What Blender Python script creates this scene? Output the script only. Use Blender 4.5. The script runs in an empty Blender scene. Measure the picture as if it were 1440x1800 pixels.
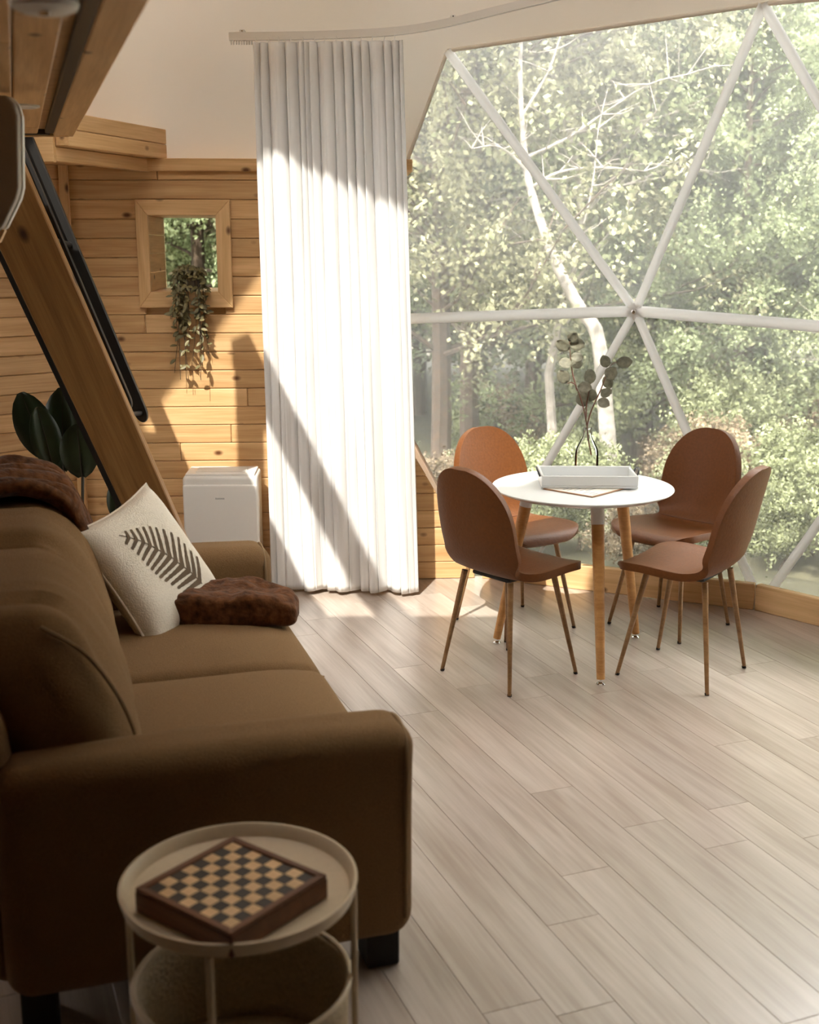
import bpy, bmesh, math, random
import numpy as np
from mathutils import Vector, Matrix, noise

random.seed(7)
np.random.seed(7)
SC = bpy.context.scene
COL = SC.collection
R_ = math.radians

# ------------------------------------------------------------------ camera
F_PX, W_PX = 2100.0, 1440.0
cam_d = bpy.data.cameras.new('camera')
cam_d.sensor_fit = 'HORIZONTAL'
cam_d.sensor_width = 36.0
cam_d.lens = F_PX / W_PX * 36.0
cam_d.clip_start = 0.05
cam_d.clip_end = 200
cam_d.dof.use_dof = True
cam_d.dof.focus_distance = 4.95
cam_d.dof.aperture_fstop = 4.2
cam = bpy.data.objects.new('camera', cam_d)
cam.location = (0, 0, 1.68)
cam.rotation_euler = (R_(90 - 12.6), 0, 0)
COL.objects.link(cam)
SC.camera = cam

# ------------------------------------------------------------------ sky, sun, exposure
world = bpy.data.worlds.new('overcast_sky')
SC.world = world
world.use_nodes = True
bg = world.node_tree.nodes['Background']
bg.inputs['Color'].default_value = (1.0, 0.985, 0.955, 1)
bg.inputs['Strength'].default_value = 9.5

SUN_AZ, SUN_EL = R_(18), R_(52)      # the light travels away from the camera, a little to the right, and down
TO_SUN = Vector((-math.sin(SUN_AZ) * math.cos(SUN_EL), -math.cos(SUN_AZ) * math.cos(SUN_EL), math.sin(SUN_EL)))
sun_d = bpy.data.lights.new('sun', 'SUN')
sun_d.energy = 6.8
sun_d.angle = R_(0.6)
sun_d.color = (1.0, 0.95, 0.86)
sun = bpy.data.objects.new('sun', sun_d)
sun.rotation_euler = TO_SUN.to_track_quat('Z', 'Y').to_euler()
sun.location = TO_SUN * 30
COL.objects.link(sun)

vs = SC.view_settings
vs.view_transform = 'Standard'
vs.look = 'None'
vs.exposure = 0.48
vs.gamma = 1.0
vs.use_curve_mapping = False
SC.cycles.transparent_max_bounces = 24
SC.cycles.max_bounces = 10
SC.cycles.diffuse_bounces = 5
SC.cycles.caustics_reflective = False
SC.cycles.caustics_refractive = False

# ------------------------------------------------------------------ materials
def new_mat(name):
    m = bpy.data.materials.new(name)
    m.use_nodes = True
    nt = m.node_tree
    b = nt.nodes['Principled BSDF']
    return m, nt, b

def N(nt, kind, **kw):
    n = nt.nodes.new(kind)
    for k, v in kw.items():
        setattr(n, k, v)
    return n

def L(nt, a, ao, b, bi):
    nt.links.new(a.outputs[ao], b.inputs[bi])

def rgba(c):
    return (c[0], c[1], c[2], 1)

def ramp(nt, stops, interp='LINEAR'):
    r = N(nt, 'ShaderNodeValToRGB')
    r.color_ramp.interpolation = interp
    e = r.color_ramp.elements
    while len(e) < len(stops):
        e.new(0.5)
    for el, (p, c) in zip(e, stops):
        el.position = p
        el.color = rgba(c) if len(c) == 3 else c
    return r

def plain(name, col, rough=0.5, metal=0.0, spec=0.5, noise_amt=0.0, nscale=30, bump=0.0, coat=0.0, sheen=0.0):
    m, nt, b = new_mat(name)
    b.inputs['Base Color'].default_value = rgba(col)
    b.inputs['Roughness'].default_value = rough
    b.inputs['Metallic'].default_value = metal
    b.inputs['Specular IOR Level'].default_value = spec
    b.inputs['Coat Weight'].default_value = coat
    b.inputs['Sheen Weight'].default_value = sheen
    if noise_amt or bump:
        tc = N(nt, 'ShaderNodeTexCoord')
        no = N(nt, 'ShaderNodeTexNoise')
        no.inputs['Scale'].default_value = nscale
        no.inputs['Detail'].default_value = 4
        L(nt, tc, 'Object', no, 'Vector')
        if noise_amt:
            lo = tuple(c * (1 - noise_amt) for c in col)
            hi = tuple(min(1, c * (1 + noise_amt)) for c in col)
            rp = ramp(nt, [(0.3, lo), (0.7, hi)])
            L(nt, no, 'Fac', rp, 'Fac')
            L(nt, rp, 'Color', b, 'Base Color')
        if bump:
            bp = N(nt, 'ShaderNodeBump')
            bp.inputs['Strength'].default_value = bump
            bp.inputs['Distance'].default_value = 0.01
            L(nt, no, 'Fac', bp, 'Height')
            L(nt, bp, 'Normal', b, 'Normal')
    return m

def wood(name, dark, light, rough=0.45, grain=16.0, long=1.1, knots=True, vary=0.25, knot_col=(0.10, 0.035, 0.01), spec=0.4, coat=0.0, knot_scale=7.5):
    """Timber with the grain along the object's own X axis; each piece is shifted and toned by its own random number."""
    m, nt, b = new_mat(name)
    tc = N(nt, 'ShaderNodeTexCoord')
    oi = N(nt, 'ShaderNodeObjectInfo')
    mul = N(nt, 'ShaderNodeMath', operation='MULTIPLY')
    mul.inputs[1].default_value = 37.0
    L(nt, oi, 'Random', mul, 0)
    comb = N(nt, 'ShaderNodeCombineXYZ')
    for i in range(3):
        L(nt, mul, 0, comb, i)
    add = N(nt, 'ShaderNodeVectorMath', operation='ADD')
    L(nt, tc, 'Object', add, 0)
    L(nt, comb, 0, add, 1)
    mp = N(nt, 'ShaderNodeMapping')
    mp.inputs['Scale'].default_value = (long, grain, grain)
    L(nt, add, 0, mp, 'Vector')
    n1 = N(nt, 'ShaderNodeTexNoise')
    n1.inputs['Scale'].default_value = 1.6
    n1.inputs['Detail'].default_value = 5
    n1.inputs['Distortion'].default_value = 0.6
    L(nt, mp, 0, n1, 'Vector')
    mp2 = N(nt, 'ShaderNodeMapping')
    mp2.inputs['Scale'].default_value = (long * 3, grain * 7, grain * 7)
    L(nt, add, 0, mp2, 'Vector')
    n2 = N(nt, 'ShaderNodeTexNoise')
    n2.inputs['Scale'].default_value = 1.4
    n2.inputs['Detail'].default_value = 3
    L(nt, mp2, 0, n2, 'Vector')
    mixf = N(nt, 'ShaderNodeMix', data_type='FLOAT')
    mixf.inputs[0].default_value = 0.35
    L(nt, n1, 'Fac', mixf, 2)
    L(nt, n2, 'Fac', mixf, 3)
    rp = ramp(nt, [(0.36, dark), (0.64, light)])
    L(nt, mixf, 0, rp, 'Fac')
    hsv = N(nt, 'ShaderNodeHueSaturation')
    mr = N(nt, 'ShaderNodeMapRange')
    mr.inputs['To Min'].default_value = 1 - vary
    mr.inputs['To Max'].default_value = 1 + vary
    L(nt, oi, 'Random', mr, 'Value')
    L(nt, mr, 0, hsv, 'Value')
    L(nt, rp, 'Color', hsv, 'Color')
    out = hsv
    oname = 'Color'
    if knots:
        mpk = N(nt, 'ShaderNodeMapping')
        mpk.inputs['Scale'].default_value = (0.75, 1.25, 1.25)
        L(nt, add, 0, mpk, 'Vector')
        vo = N(nt, 'ShaderNodeTexVoronoi')
        vo.inputs['Scale'].default_value = knot_scale
        L(nt, mpk, 0, vo, 'Vector')
        kr = ramp(nt, [(0.05, (1, 1, 1)), (0.085, (0.75, 0.75, 0.75)), (0.16, (0, 0, 0))])
        L(nt, vo, 'Distance', kr, 'Fac')
        mx = N(nt, 'ShaderNodeMix', data_type='RGBA')
        L(nt, kr, 'Color', mx, 0)
        L(nt, hsv, 'Color', mx, 6)
        mx.inputs[7].default_value = rgba(knot_col)
        out, oname = mx, 2
    L(nt, out, oname, b, 'Base Color')
    b.inputs['Roughness'].default_value = rough
    b.inputs['Specular IOR Level'].default_value = spec
    b.inputs['Coat Weight'].default_value = coat
    b.inputs['Coat Roughness'].default_value = 0.18
    bp = N(nt, 'ShaderNodeBump')
    bp.inputs['Strength'].default_value = 0.12
    bp.inputs['Distance'].default_value = 0.004
    L(nt, n2, 'Fac', bp, 'Height')
    L(nt, bp, 'Normal', b, 'Normal')
    return m

M = {}
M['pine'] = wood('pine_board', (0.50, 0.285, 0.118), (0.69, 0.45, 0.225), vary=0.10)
M['pine_pale'] = wood('pale_pine_board', (0.56, 0.335, 0.145), (0.74, 0.49, 0.25), vary=0.06)
M['added_dark_boards'] = wood('added_dark_board', (0.030, 0.020, 0.012), (0.055, 0.036, 0.022), vary=0.1)  # near-black boards for the added rear partition, to swallow bounce light
M['pine_shaded'] = wood('shaded_stair_pine', (0.185, 0.088, 0.026), (0.30, 0.16, 0.055), vary=0.02, knot_scale=5.0, knot_col=(0.04, 0.015, 0.005))  # pine darkened to put the stringer's shade into its colour
M['floor'] = wood('greige_oak_plank', (0.335, 0.265, 0.215), (0.490, 0.420, 0.365), rough=0.30, grain=7.0, long=0.8, knots=False, vary=0.07, spec=0.6, coat=0.4)
M['subfloor'] = plain('subfloor_board', (0.24, 0.185, 0.14), 0.9)
M['leg_wood'] = wood('beech_leg', (0.40, 0.19, 0.06), (0.56, 0.30, 0.11), rough=0.4, knots=False, vary=0.04)
M['bounce_cut'] = plain('bounce_cut_cloth', (0.022, 0.019, 0.015), 0.95, spec=0.1)  # near-black cloth added behind the camera to cut bounce light
M['white_paint'] = plain('white_lacquer', (0.66, 0.67, 0.665), 0.28, coat=0.2)
M['plastic_white'] = plain('white_plastic', (0.78, 0.76, 0.72), 0.42)
M['grey_print'] = plain('grey_lettering', (0.30, 0.30, 0.30), 0.5)
M['black'] = plain('black_steel', (0.012, 0.011, 0.010), 0.38, spec=0.5)
M['black_matte'] = plain('black_matte', (0.012, 0.011, 0.010), 0.7)
M['chrome'] = plain('chrome', (0.75, 0.75, 0.75), 0.15, metal=1.0)
M['taupe'] = plain('taupe_plastic', (0.34, 0.29, 0.24), 0.5)
M['cream_metal'] = plain('cream_powder_coat', (0.60, 0.49, 0.34), 0.45, noise_amt=0.03, nscale=60)
M['brass_rod'] = plain('satin_brass_rod', (0.50, 0.36, 0.18), 0.35, metal=0.6)
M['canvas'] = plain('beige_canvas', (0.46, 0.37, 0.25), 0.9, noise_amt=0.12, nscale=120, bump=0.3)
M['leather'] = plain('cognac_leatherette', (0.142, 0.049, 0.0125), 0.46, spec=0.30, noise_amt=0.10, nscale=90, bump=0.12)
M['stitch'] = plain('dark_seam_thread', (0.12, 0.045, 0.02), 0.7)
M['sofa'] = plain('tan_woven_upholstery', (0.205, 0.122, 0.057), 0.92, spec=0.12, noise_amt=0.13, nscale=260, bump=0.35, sheen=0.03)
M['piping'] = plain('tan_piping', (0.25, 0.165, 0.09), 0.9, spec=0.15)
M['pillow'] = plain('off_white_linen', (0.74, 0.68, 0.58), 0.95, spec=0.1, noise_amt=0.05, nscale=200, bump=0.35)
M['fern_ink'] = plain('grey_brown_ink', (0.13, 0.095, 0.065), 0.95, spec=0.05)
M['fur'] = plain('brown_faux_fur', (0.105, 0.042, 0.016), 0.98, spec=0.05, noise_amt=0.55, nscale=34, bump=0.9, sheen=0.12)
M['leaf_dark'] = plain('dark_glossy_leaf', (0.018, 0.034, 0.012), 0.40, spec=0.5, noise_amt=0.25, nscale=14)
M['stem_dark'] = plain('dark_stem', (0.03, 0.022, 0.012), 0.6)
M['pot'] = plain('grey_clay_pot', (0.16, 0.14, 0.12), 0.8, noise_amt=0.1, nscale=40)
M['trail_leaf'] = plain('olive_trailing_leaf', (0.16, 0.135, 0.055), 0.55, noise_amt=0.35, nscale=30)
M['euc_leaf'] = plain('eucalyptus_leaf', (0.17, 0.165, 0.115), 0.6, noise_amt=0.25, nscale=60)
M['euc_stem'] = plain('red_brown_stem', (0.12, 0.045, 0.022), 0.6)
M['walnut'] = wood('walnut_box', (0.085, 0.030, 0.012), (0.17, 0.065, 0.026), knots=False, vary=0.02, rough=0.4)
M['sq_light'] = wood('maple_square', (0.60, 0.38, 0.19), (0.72, 0.49, 0.27), knots=False, vary=0.1, rough=0.45)
M['sq_dark'] = plain('ebony_square', (0.020, 0.013, 0.009), 0.45)
M['paper'] = plain('cream_paper', (0.70, 0.66, 0.58), 0.8)
M['card_edge'] = plain('brown_card', (0.28, 0.15, 0.075), 0.7)
M['lamp_disc'] = plain('frosted_lamp_disc', (0.85, 0.82, 0.76), 0.5)
M['earth'] = plain('forest_floor', (0.10, 0.092, 0.05), 1.0, noise_amt=0.5, nscale=1.6)
M['bark_white'] = plain('white_birch_bark', (0.24, 0.215, 0.185), 0.9, noise_amt=0.55, nscale=13)
M['bark'] = plain('brown_bark', (0.060, 0.040, 0.027), 0.95, noise_amt=0.4, nscale=14)
M['bark_pale'] = plain('silver_bark', (0.25, 0.22, 0.19), 0.9, noise_amt=0.25, nscale=9)

def leafy(name, a, b_, trans=0.35):
    m, nt, b = new_mat(name)
    nt.nodes.remove(b)
    out = nt.nodes['Material Output']
    oi = N(nt, 'ShaderNodeObjectInfo')
    tc = N(nt, 'ShaderNodeTexCoord')
    no = N(nt, 'ShaderNodeTexNoise')
    no.inputs['Scale'].default_value = 2.6
    no.inputs['Detail'].default_value = 10
    no.inputs['Roughness'].default_value = 0.75
    L(nt, tc, 'Object', no, 'Vector')
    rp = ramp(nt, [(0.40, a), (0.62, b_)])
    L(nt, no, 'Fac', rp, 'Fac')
    hsv = N(nt, 'ShaderNodeHueSaturation')
    mr = N(nt, 'ShaderNodeMapRange')
    mr.inputs['To Min'].default_value = 0.8
    mr.inputs['To Max'].default_value = 1.2
    L(nt, oi, 'Random', mr, 'Value')
    L(nt, mr, 0, hsv, 'Value')
    L(nt, rp, 'Color', hsv, 'Color')
    d = N(nt, 'ShaderNodeBsdfDiffuse')
    t = N(nt, 'ShaderNodeBsdfTranslucent')
    mx = N(nt, 'ShaderNodeMixShader')
    mx.inputs[0].default_value = trans
    L(nt, hsv, 'Color', d, 'Color')
    L(nt, hsv, 'Color', t, 'Color')
    L(nt, d, 0, mx, 1)
    L(nt, t, 0, mx, 2)
    L(nt, mx, 0, out, 'Surface')
    return m
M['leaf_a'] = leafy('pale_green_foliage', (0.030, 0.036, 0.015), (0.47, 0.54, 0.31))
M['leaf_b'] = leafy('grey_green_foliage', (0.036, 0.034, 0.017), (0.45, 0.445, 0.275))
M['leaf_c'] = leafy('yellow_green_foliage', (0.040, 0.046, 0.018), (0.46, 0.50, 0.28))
M['leaf_d'] = leafy('dry_brown_brush', (0.055, 0.038, 0.024), (0.42, 0.33, 0.22))

def cloth_mat(name, col, trans):
    m, nt, b = new_mat(name)
    nt.nodes.remove(b)
    out = nt.nodes['Material Output']
    d = N(nt, 'ShaderNodeBsdfDiffuse')
    t = N(nt, 'ShaderNodeBsdfTranslucent')
    d.inputs['Color'].default_value = rgba(col)
    t.inputs['Color'].default_value = rgba(col)
    mx = N(nt, 'ShaderNodeMixShader')
    mx.inputs[0].default_value = trans
    L(nt, d, 0, mx, 1)
    L(nt, t, 0, mx, 2)
    L(nt, mx, 0, out, 'Surface')
    return m
M['curtain'] = cloth_mat('white_curtain_cloth', (0.86, 0.855, 0.845), 0.20)
M['white_tube'] = cloth_mat('white_vinyl_sleeve', (0.90, 0.90, 0.89), 0.45)
M['liner'] = cloth_mat('cream_dome_fabric', (0.85, 0.79, 0.70), 0.038)

def vinyl_mat():
    """Clear dome vinyl: mostly see-through, a thin milky haze, and a wavy gloss."""
    m, nt, b = new_mat('clear_vinyl')
    nt.nodes.remove(b)
    out = nt.nodes['Material Output']
    tr = N(nt, 'ShaderNodeBsdfTransparent')
    tr.inputs['Color'].default_value = (0.97, 0.97, 0.96, 1)
    df = N(nt, 'ShaderNodeBsdfTranslucent')
    df.inputs['Color'].default_value = (0.9, 0.9, 0.88, 1)
    mx = N(nt, 'ShaderNodeMixShader')
    mx.inputs[0].default_value = 0.085
    L(nt, tr, 0, mx, 1)
    L(nt, df, 0, mx, 2)
    gl = N(nt, 'ShaderNodeBsdfGlossy')
    gl.inputs['Roughness'].default_value = 0.06
    tc = N(nt, 'ShaderNodeTexCoord')
    mp = N(nt, 'ShaderNodeMapping')
    mp.inputs['Rotation'].default_value = (0, R_(-40), 0)
    mp.inputs['Scale'].default_value = (14, 14, 2.0)
    L(nt, tc, 'Object', mp, 'Vector')
    no = N(nt, 'ShaderNodeTexNoise')
    no.inputs['Scale'].default_value = 1.2
    no.inputs['Detail'].default_value = 2
    L(nt, mp, 0, no, 'Vector')
    bp = N(nt, 'ShaderNodeBump')
    bp.inputs['Strength'].default_value = 0.5
    bp.inputs['Distance'].default_value = 0.01
    L(nt, no, 'Fac', bp, 'Height')
    L(nt, bp, 'Normal', gl, 'Normal')
    fr = N(nt, 'ShaderNodeFresnel')
    fr.inputs['IOR'].default_value = 1.25
    mx2 = N(nt, 'ShaderNodeMixShader')
    L(nt, fr, 0, mx2, 0)
    L(nt, mx, 0, mx2, 1)
    L(nt, gl, 0, mx2, 2)
    L(nt, mx2, 0, out, 'Surface')
    return m
M['vinyl'] = vinyl_mat()

def glass_mat(name, tint, ior=1.45):
    m, nt, b = new_mat(name)
    nt.nodes.remove(b)
    out = nt.nodes['Material Output']
    tr = N(nt, 'ShaderNodeBsdfTransparent')
    tr.inputs['Color'].default_value = rgba(tint)
    gl = N(nt, 'ShaderNodeBsdfGlossy')
    gl.inputs['Roughness'].default_value = 0.02
    fr = N(nt, 'ShaderNodeFresnel')
    fr.inputs['IOR'].default_value = ior
    mx = N(nt, 'ShaderNodeMixShader')
    L(nt, fr, 0, mx, 0)
    L(nt, tr, 0, mx, 1)
    L(nt, gl, 0, mx, 2)
    L(nt, mx, 0, out, 'Surface')
    return m
M['glass'] = glass_mat('clear_bottle_glass', (0.985, 0.99, 0.985), 1.16)
M['pane_glass'] = glass_mat('window_glass', (0.92, 0.93, 0.92), 1.3)

# ------------------------------------------------------------------ mesh helpers
class MB:
    def __init__(self):
        self.v, self.f = [], []
    def add(self, vs, fs):
        o = len(self.v)
        self.v += [tuple(p) for p in vs]
        self.f += [tuple(i + o for i in q) for q in fs]
        return self
    def box(self, lo, hi):
        x0, y0, z0 = lo
        x1, y1, z1 = hi
        return self.add([(x0, y0, z0), (x1, y0, z0), (x1, y1, z0), (x0, y1, z0), (x0, y0, z1), (x1, y0, z1), (x1, y1, z1), (x0, y1, z1)],
                        [(0, 3, 2, 1), (4, 5, 6, 7), (0, 1, 5, 4), (1, 2, 6, 5), (2, 3, 7, 6), (3, 0, 4, 7)])
    def tube(self, pts, rad, seg=10, caps=True, flat=1.0):
        pts = [Vector(p) for p in pts]
        if not hasattr(rad, '__len__'):
            rad = [rad] * len(pts)
        vs, fs = [], []
        prev = None
        for i, p in enumerate(pts):
            t = (pts[min(i + 1, len(pts) - 1)] - pts[max(i - 1, 0)]).normalized()
            if prev is None:
                a = Vector((0, 0, 1)) if abs(t.z) < 0.9 else Vector((1, 0, 0))
                n = t.cross(a).normalized()
            else:
                n = (prev - t * prev.dot(t)).normalized()
            prev = n
            b = t.cross(n)
            for k in range(seg):
                a = 2 * math.pi * k / seg
                vs.append(p + n * math.cos(a) * rad[i] + b * math.sin(a) * rad[i] * flat)
        for i in range(len(pts) - 1):
            for k in range(seg):
                k2 = (k + 1) % seg
                fs.append((i * seg + k, i * seg + k2, (i + 1) * seg + k2, (i + 1) * seg + k))
        if caps:
            fs.append(tuple(range(seg))[::-1])
            fs.append(tuple((len(pts) - 1) * seg + k for k in range(seg)))
        return self.add(vs, fs)
    def lathe(self, prof, seg=32, c=(0, 0, 0), closed=False):
        vs, fs = [], []
        n = len(prof)
        for r, z in prof:
            for k in range(seg):
                a = 2 * math.pi * k / seg
                vs.append((c[0] + r * math.cos(a), c[1] + r * math.sin(a), c[2] + z))
        for i in range(n if closed else n - 1):
            j = (i + 1) % n
            for k in range(seg):
                k2 = (k + 1) % seg
                fs.append((i * seg + k, i * seg + k2, j * seg + k2, j * seg + k))
        if not closed:
            if prof[0][0] > 1e-5:
                fs.append(tuple(range(seg))[::-1])
            if prof[-1][0] > 1e-5:
                fs.append(tuple((n - 1) * seg + k for k in range(seg)))
        return self.add(vs, fs)
    def prism(self, poly, z0, z1):
        n = len(poly)
        vs = [(p[0], p[1], z0) for p in poly] + [(p[0], p[1], z1) for p in poly]
        fs = [tuple(range(n))[::-1], tuple(range(n, 2 * n))]
        for i in range(n):
            j = (i + 1) % n
            fs.append((i, j, n + j, n + i))
        return self.add(vs, fs)
    def grid(self, fn, nu, nv, wrap_u=False):
        vs, fs = [], []
        cu = nu if wrap_u else nu + 1
        for j in range(nv + 1):
            for i in range(cu):
                vs.append(fn(i / nu, j / nv))
        for j in range(nv):
            for i in range(nu):
                i2 = (i + 1) % cu
                fs.append((j * cu + i, j * cu + i2, (j + 1) * cu + i2, (j + 1) * cu + i))
        return self.add(vs, fs)
    def rbox(self, half, r, n_in=4, n_edge=3, fn=None):
        """Rounded box, optionally deformed by fn(point, unit coords)."""
        hx, hy, hz = half
        def ticks(h):
            e = [-h + r * (1 - math.cos(math.pi / 4 * k / n_edge) / 1) * 1.0 for k in range(0)]
            a = [-h + r * k / n_edge for k in range(n_edge)]
            inner = h - r
            c = [-inner + 2 * inner * k / n_in for k in range(n_in + 1)]
            d = [h - r * (n_edge - 1 - k) / n_edge for k in range(n_edge)]
            return a + c + d
        tx, ty, tz = ticks(hx), ticks(hy), ticks(hz)
        idx, vs, fs = {}, [], []
        def vert(p):
            key = tuple(round(q, 6) for q in p)
            if key not in idx:
                i = [max(-(h - r), min(h - r, q)) for q, h in zip(p, half)]
                d = Vector([q - w for q, w in zip(p, i)])
                o = Vector(i) + (d.normalized() * r if d.length > 1e-9 else d)
                if fn:
                    o = fn(o, (o.x / hx, o.y / hy, o.z / hz))
                idx[key] = len(vs)
                vs.append(tuple(o))
            return idx[key]
        def face(ta, tb, mk, flip):
            for i in range(len(ta) - 1):
                for j in range(len(tb) - 1):
                    q = [vert(mk(ta[i], tb[j])), vert(mk(ta[i + 1], tb[j])), vert(mk(ta[i + 1], tb[j + 1])), vert(mk(ta[i], tb[j + 1]))]
                    fs.append(tuple(q[::-1] if flip else q))
        face(tx, ty, lambda a, b: (a, b, hz), False)
        face(tx, ty, lambda a, b: (a, b, -hz), True)
        face(ty, tz, lambda a, b: (hx, a, b), False)
        face(ty, tz, lambda a, b: (-hx, a, b), True)
        face(tx, tz, lambda a, b: (a, -hy, b), False)
        face(tx, tz, lambda a, b: (a, hy, b), True)
        return self.add(vs, fs)
    def move(self, d):
        self.v = [(p[0] + d[0], p[1] + d[1], p[2] + d[2]) for p in self.v]
        return self
    def xf(self, mat):
        self.v = [tuple(mat @ Vector(p)) for p in self.v]
        return self
    def mesh(self, name, smooth=False, bevel=0.0, seg=1):
        me = bpy.data.meshes.new(name)
        me.from_pydata(self.v, [], self.f)
        bm = bmesh.new()
        bm.from_mesh(me)
        bmesh.ops.recalc_face_normals(bm, faces=bm.faces)
        if bevel:
            es = [e for e in bm.edges if len(e.link_faces) == 2 and e.calc_face_angle(0) > 0.5]
            bmesh.ops.bevel(bm, geom=es, offset=bevel, segments=seg, profile=0.6, affect='EDGES', clamp_overlap=True)
        bm.to_mesh(me)
        bm.free()
        if smooth:
            me.polygons.foreach_set('use_smooth', [True] * len(me.polygons))
            try:
                me.set_sharp_from_angle(angle=R_(40))
            except Exception:
                pass
        return me

def link(name, data, parent=None, mat=None, mtx=None):
    o = bpy.data.objects.new(name, data)
    COL.objects.link(o)
    if mat is not None and data is not None and not data.materials:
        data.materials.append(mat)
    if parent is not None:
        o.parent = parent
    if mtx is not None:
        o.matrix_basis = mtx
    return o

def obj(name, mb, mat, parent=None, smooth=False, bevel=0.0, seg=1, mtx=None):
    return link(name, mb.mesh(name, smooth, bevel, seg), parent, M[mat] if isinstance(mat, str) else mat, mtx)

def root(name, label, cat, loc=(0, 0, 0), rz=0.0, group=None):
    o = bpy.data.objects.new(name, None)
    COL.objects.link(o)
    o.location = loc
    o.rotation_euler = (0, 0, rz)
    return tag(o, label, cat, group)

def tag(o, label, cat, group=None, kind=None):
    o['label'] = label
    o['category'] = cat
    if group:
        o['group'] = group
    if kind:
        o['kind'] = kind
    return o

def structure(o, label=None):
    o['kind'] = 'structure'
    if label:
        o['label'] = label
    return o

def solid(o, t, offset=0):
    md = o.modifiers.new('thickness', 'SOLIDIFY')
    md.thickness = t
    md.offset = offset
    return o

def subsurf(o, n=1):
    md = o.modifiers.new('smooth', 'SUBSURF')
    md.levels = n
    md.render_levels = n
    return o

def frame(o, ex, ey, ez=None):
    ex, ey = Vector(ex), Vector(ey)
    ez = ex.cross(ey) if ez is None else Vector(ez)
    m = Matrix.Identity(4)
    for i, a in enumerate((ex, ey, ez)):
        for j in range(3):
            m[j][i] = a[j]
    for j in range(3):
        m[j][3] = o[j]
    return m

def copy_tree(o, parent=None):
    c = o.copy()
    COL.objects.link(c)
    c.parent = parent
    for ch in [x for x in o.children]:
        copy_tree(ch, c)
    return c

def clip(poly, a, b):
    """Keep the part of a convex polygon to the left of the line a->b."""
    out = []
    def side(p):
        return (b[0] - a[0]) * (p[1] - a[1]) - (b[1] - a[1]) * (p[0] - a[0])
    for i in range(len(poly)):
        p, q = poly[i], poly[(i + 1) % len(poly)]
        sp, sq = side(p), side(q)
        if sp >= 0:
            out.append(p)
        if (sp > 0 and sq < 0) or (sp < 0 and sq > 0):
            t = sp / (sp - sq)
            out.append((p[0] + (q[0] - p[0]) * t, p[1] + (q[1] - p[1]) * t))
    return out

def area(poly):
    return 0.5 * sum(poly[i][0] * poly[(i + 1) % len(poly)][1] - poly[(i + 1) % len(poly)][0] * poly[i][1] for i in range(len(poly)))

def catmull(P, n):
    P = [Vector(p) for p in P]
    Q = [P[0] * 2 - P[1]] + P + [P[-1] * 2 - P[-2]]
    out = []
    for i in range(1, len(Q) - 2):
        for k in range(n):
            t = k / n
            a, b, c, d = Q[i - 1], Q[i], Q[i + 1], Q[i + 2]
            out.append(0.5 * ((2 * b) + (c - a) * t + (2 * a - 5 * b + 4 * c - d) * t * t + (3 * b - a - 3 * c + d) * t ** 3))
    out.append(P[-1])
    return out
# ================================================================== STRUCTURE
# ------------------------------------------------------------------ geodesic dome
DC = Vector((-0.3, 2.73, 1.15))
DR = 3.5
def dome_pt(az, z, r=None):
    r = math.sqrt(DR * DR - (z - DC.z) ** 2) if r is None else r
    return Vector((DC.x + r * math.cos(R_(az)), DC.y + r * math.sin(R_(az)), z))
RB = [dome_pt(78.2 - 24 * k, 0.0, 3.39) for k in range(15)]           # foot of the frame, just outside the skirting
RH = [dome_pt(66.2 - 24 * k, 1.365 if k == 0 else 1.30) for k in range(15)]
RV = [dome_pt(80.8 - 24.0 * k, 2.60) for k in range(15)]
RV[0] = dome_pt(81.4, 2.565)
RV[1] = dome_pt(55.6, 2.665)
RW = [dome_pt(68.3 - 24 * k, 3.60) for k in range(15)]
FLOOR_POLY = [(p.x, p.y) for p in (dome_pt(78.2 - 24 * k, 0, 3.33) for k in range(15))][::-1]   # counter-clockwise

# crown skylight: hexagon-like roof opening
def up_to_dome(q):
    """From a floor point follow the sun ray up to the dome shell."""
    a = Vector((q[0], q[1], 0)) - DC
    b = a.dot(TO_SUN)
    return Vector((q[0], q[1], 0)) + TO_SUN * (-b + math.sqrt(b * b - a.dot(a) + DR * DR))
SKY = [up_to_dome(q) for q in ((-1.15, 6.45), (-0.95, 5.28), (0.62, 5.28), (1.05, 5.95), (0.46, 6.97), (-0.13, 7.22))]

clear_set, opaque_set = [], []
tris = []
for k in range(15):
    n = (k + 1) % 15
    tris += [((0, k), (0, n), (1, k)), ((1, k), (1, n), (0, n)), ((1, k), (1, n), (2, n)), ((2, k), (2, n), (1, k)),
             ((2, k), (2, n), (3, k)), ((3, k), (3, n), (2, n))]
RINGS = [RB, RH, RV, RW]
pt = lambda q: RINGS[q[0]][q[1]]
CLEAR_HUBS = {(1, 0), (1, 1)}
for t in tris:
    (clear_set if any(q in CLEAR_HUBS for q in t) else opaque_set).append(t)

liner_tris = [tuple(pt(q) for q in t) for t in opaque_set]
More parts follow.
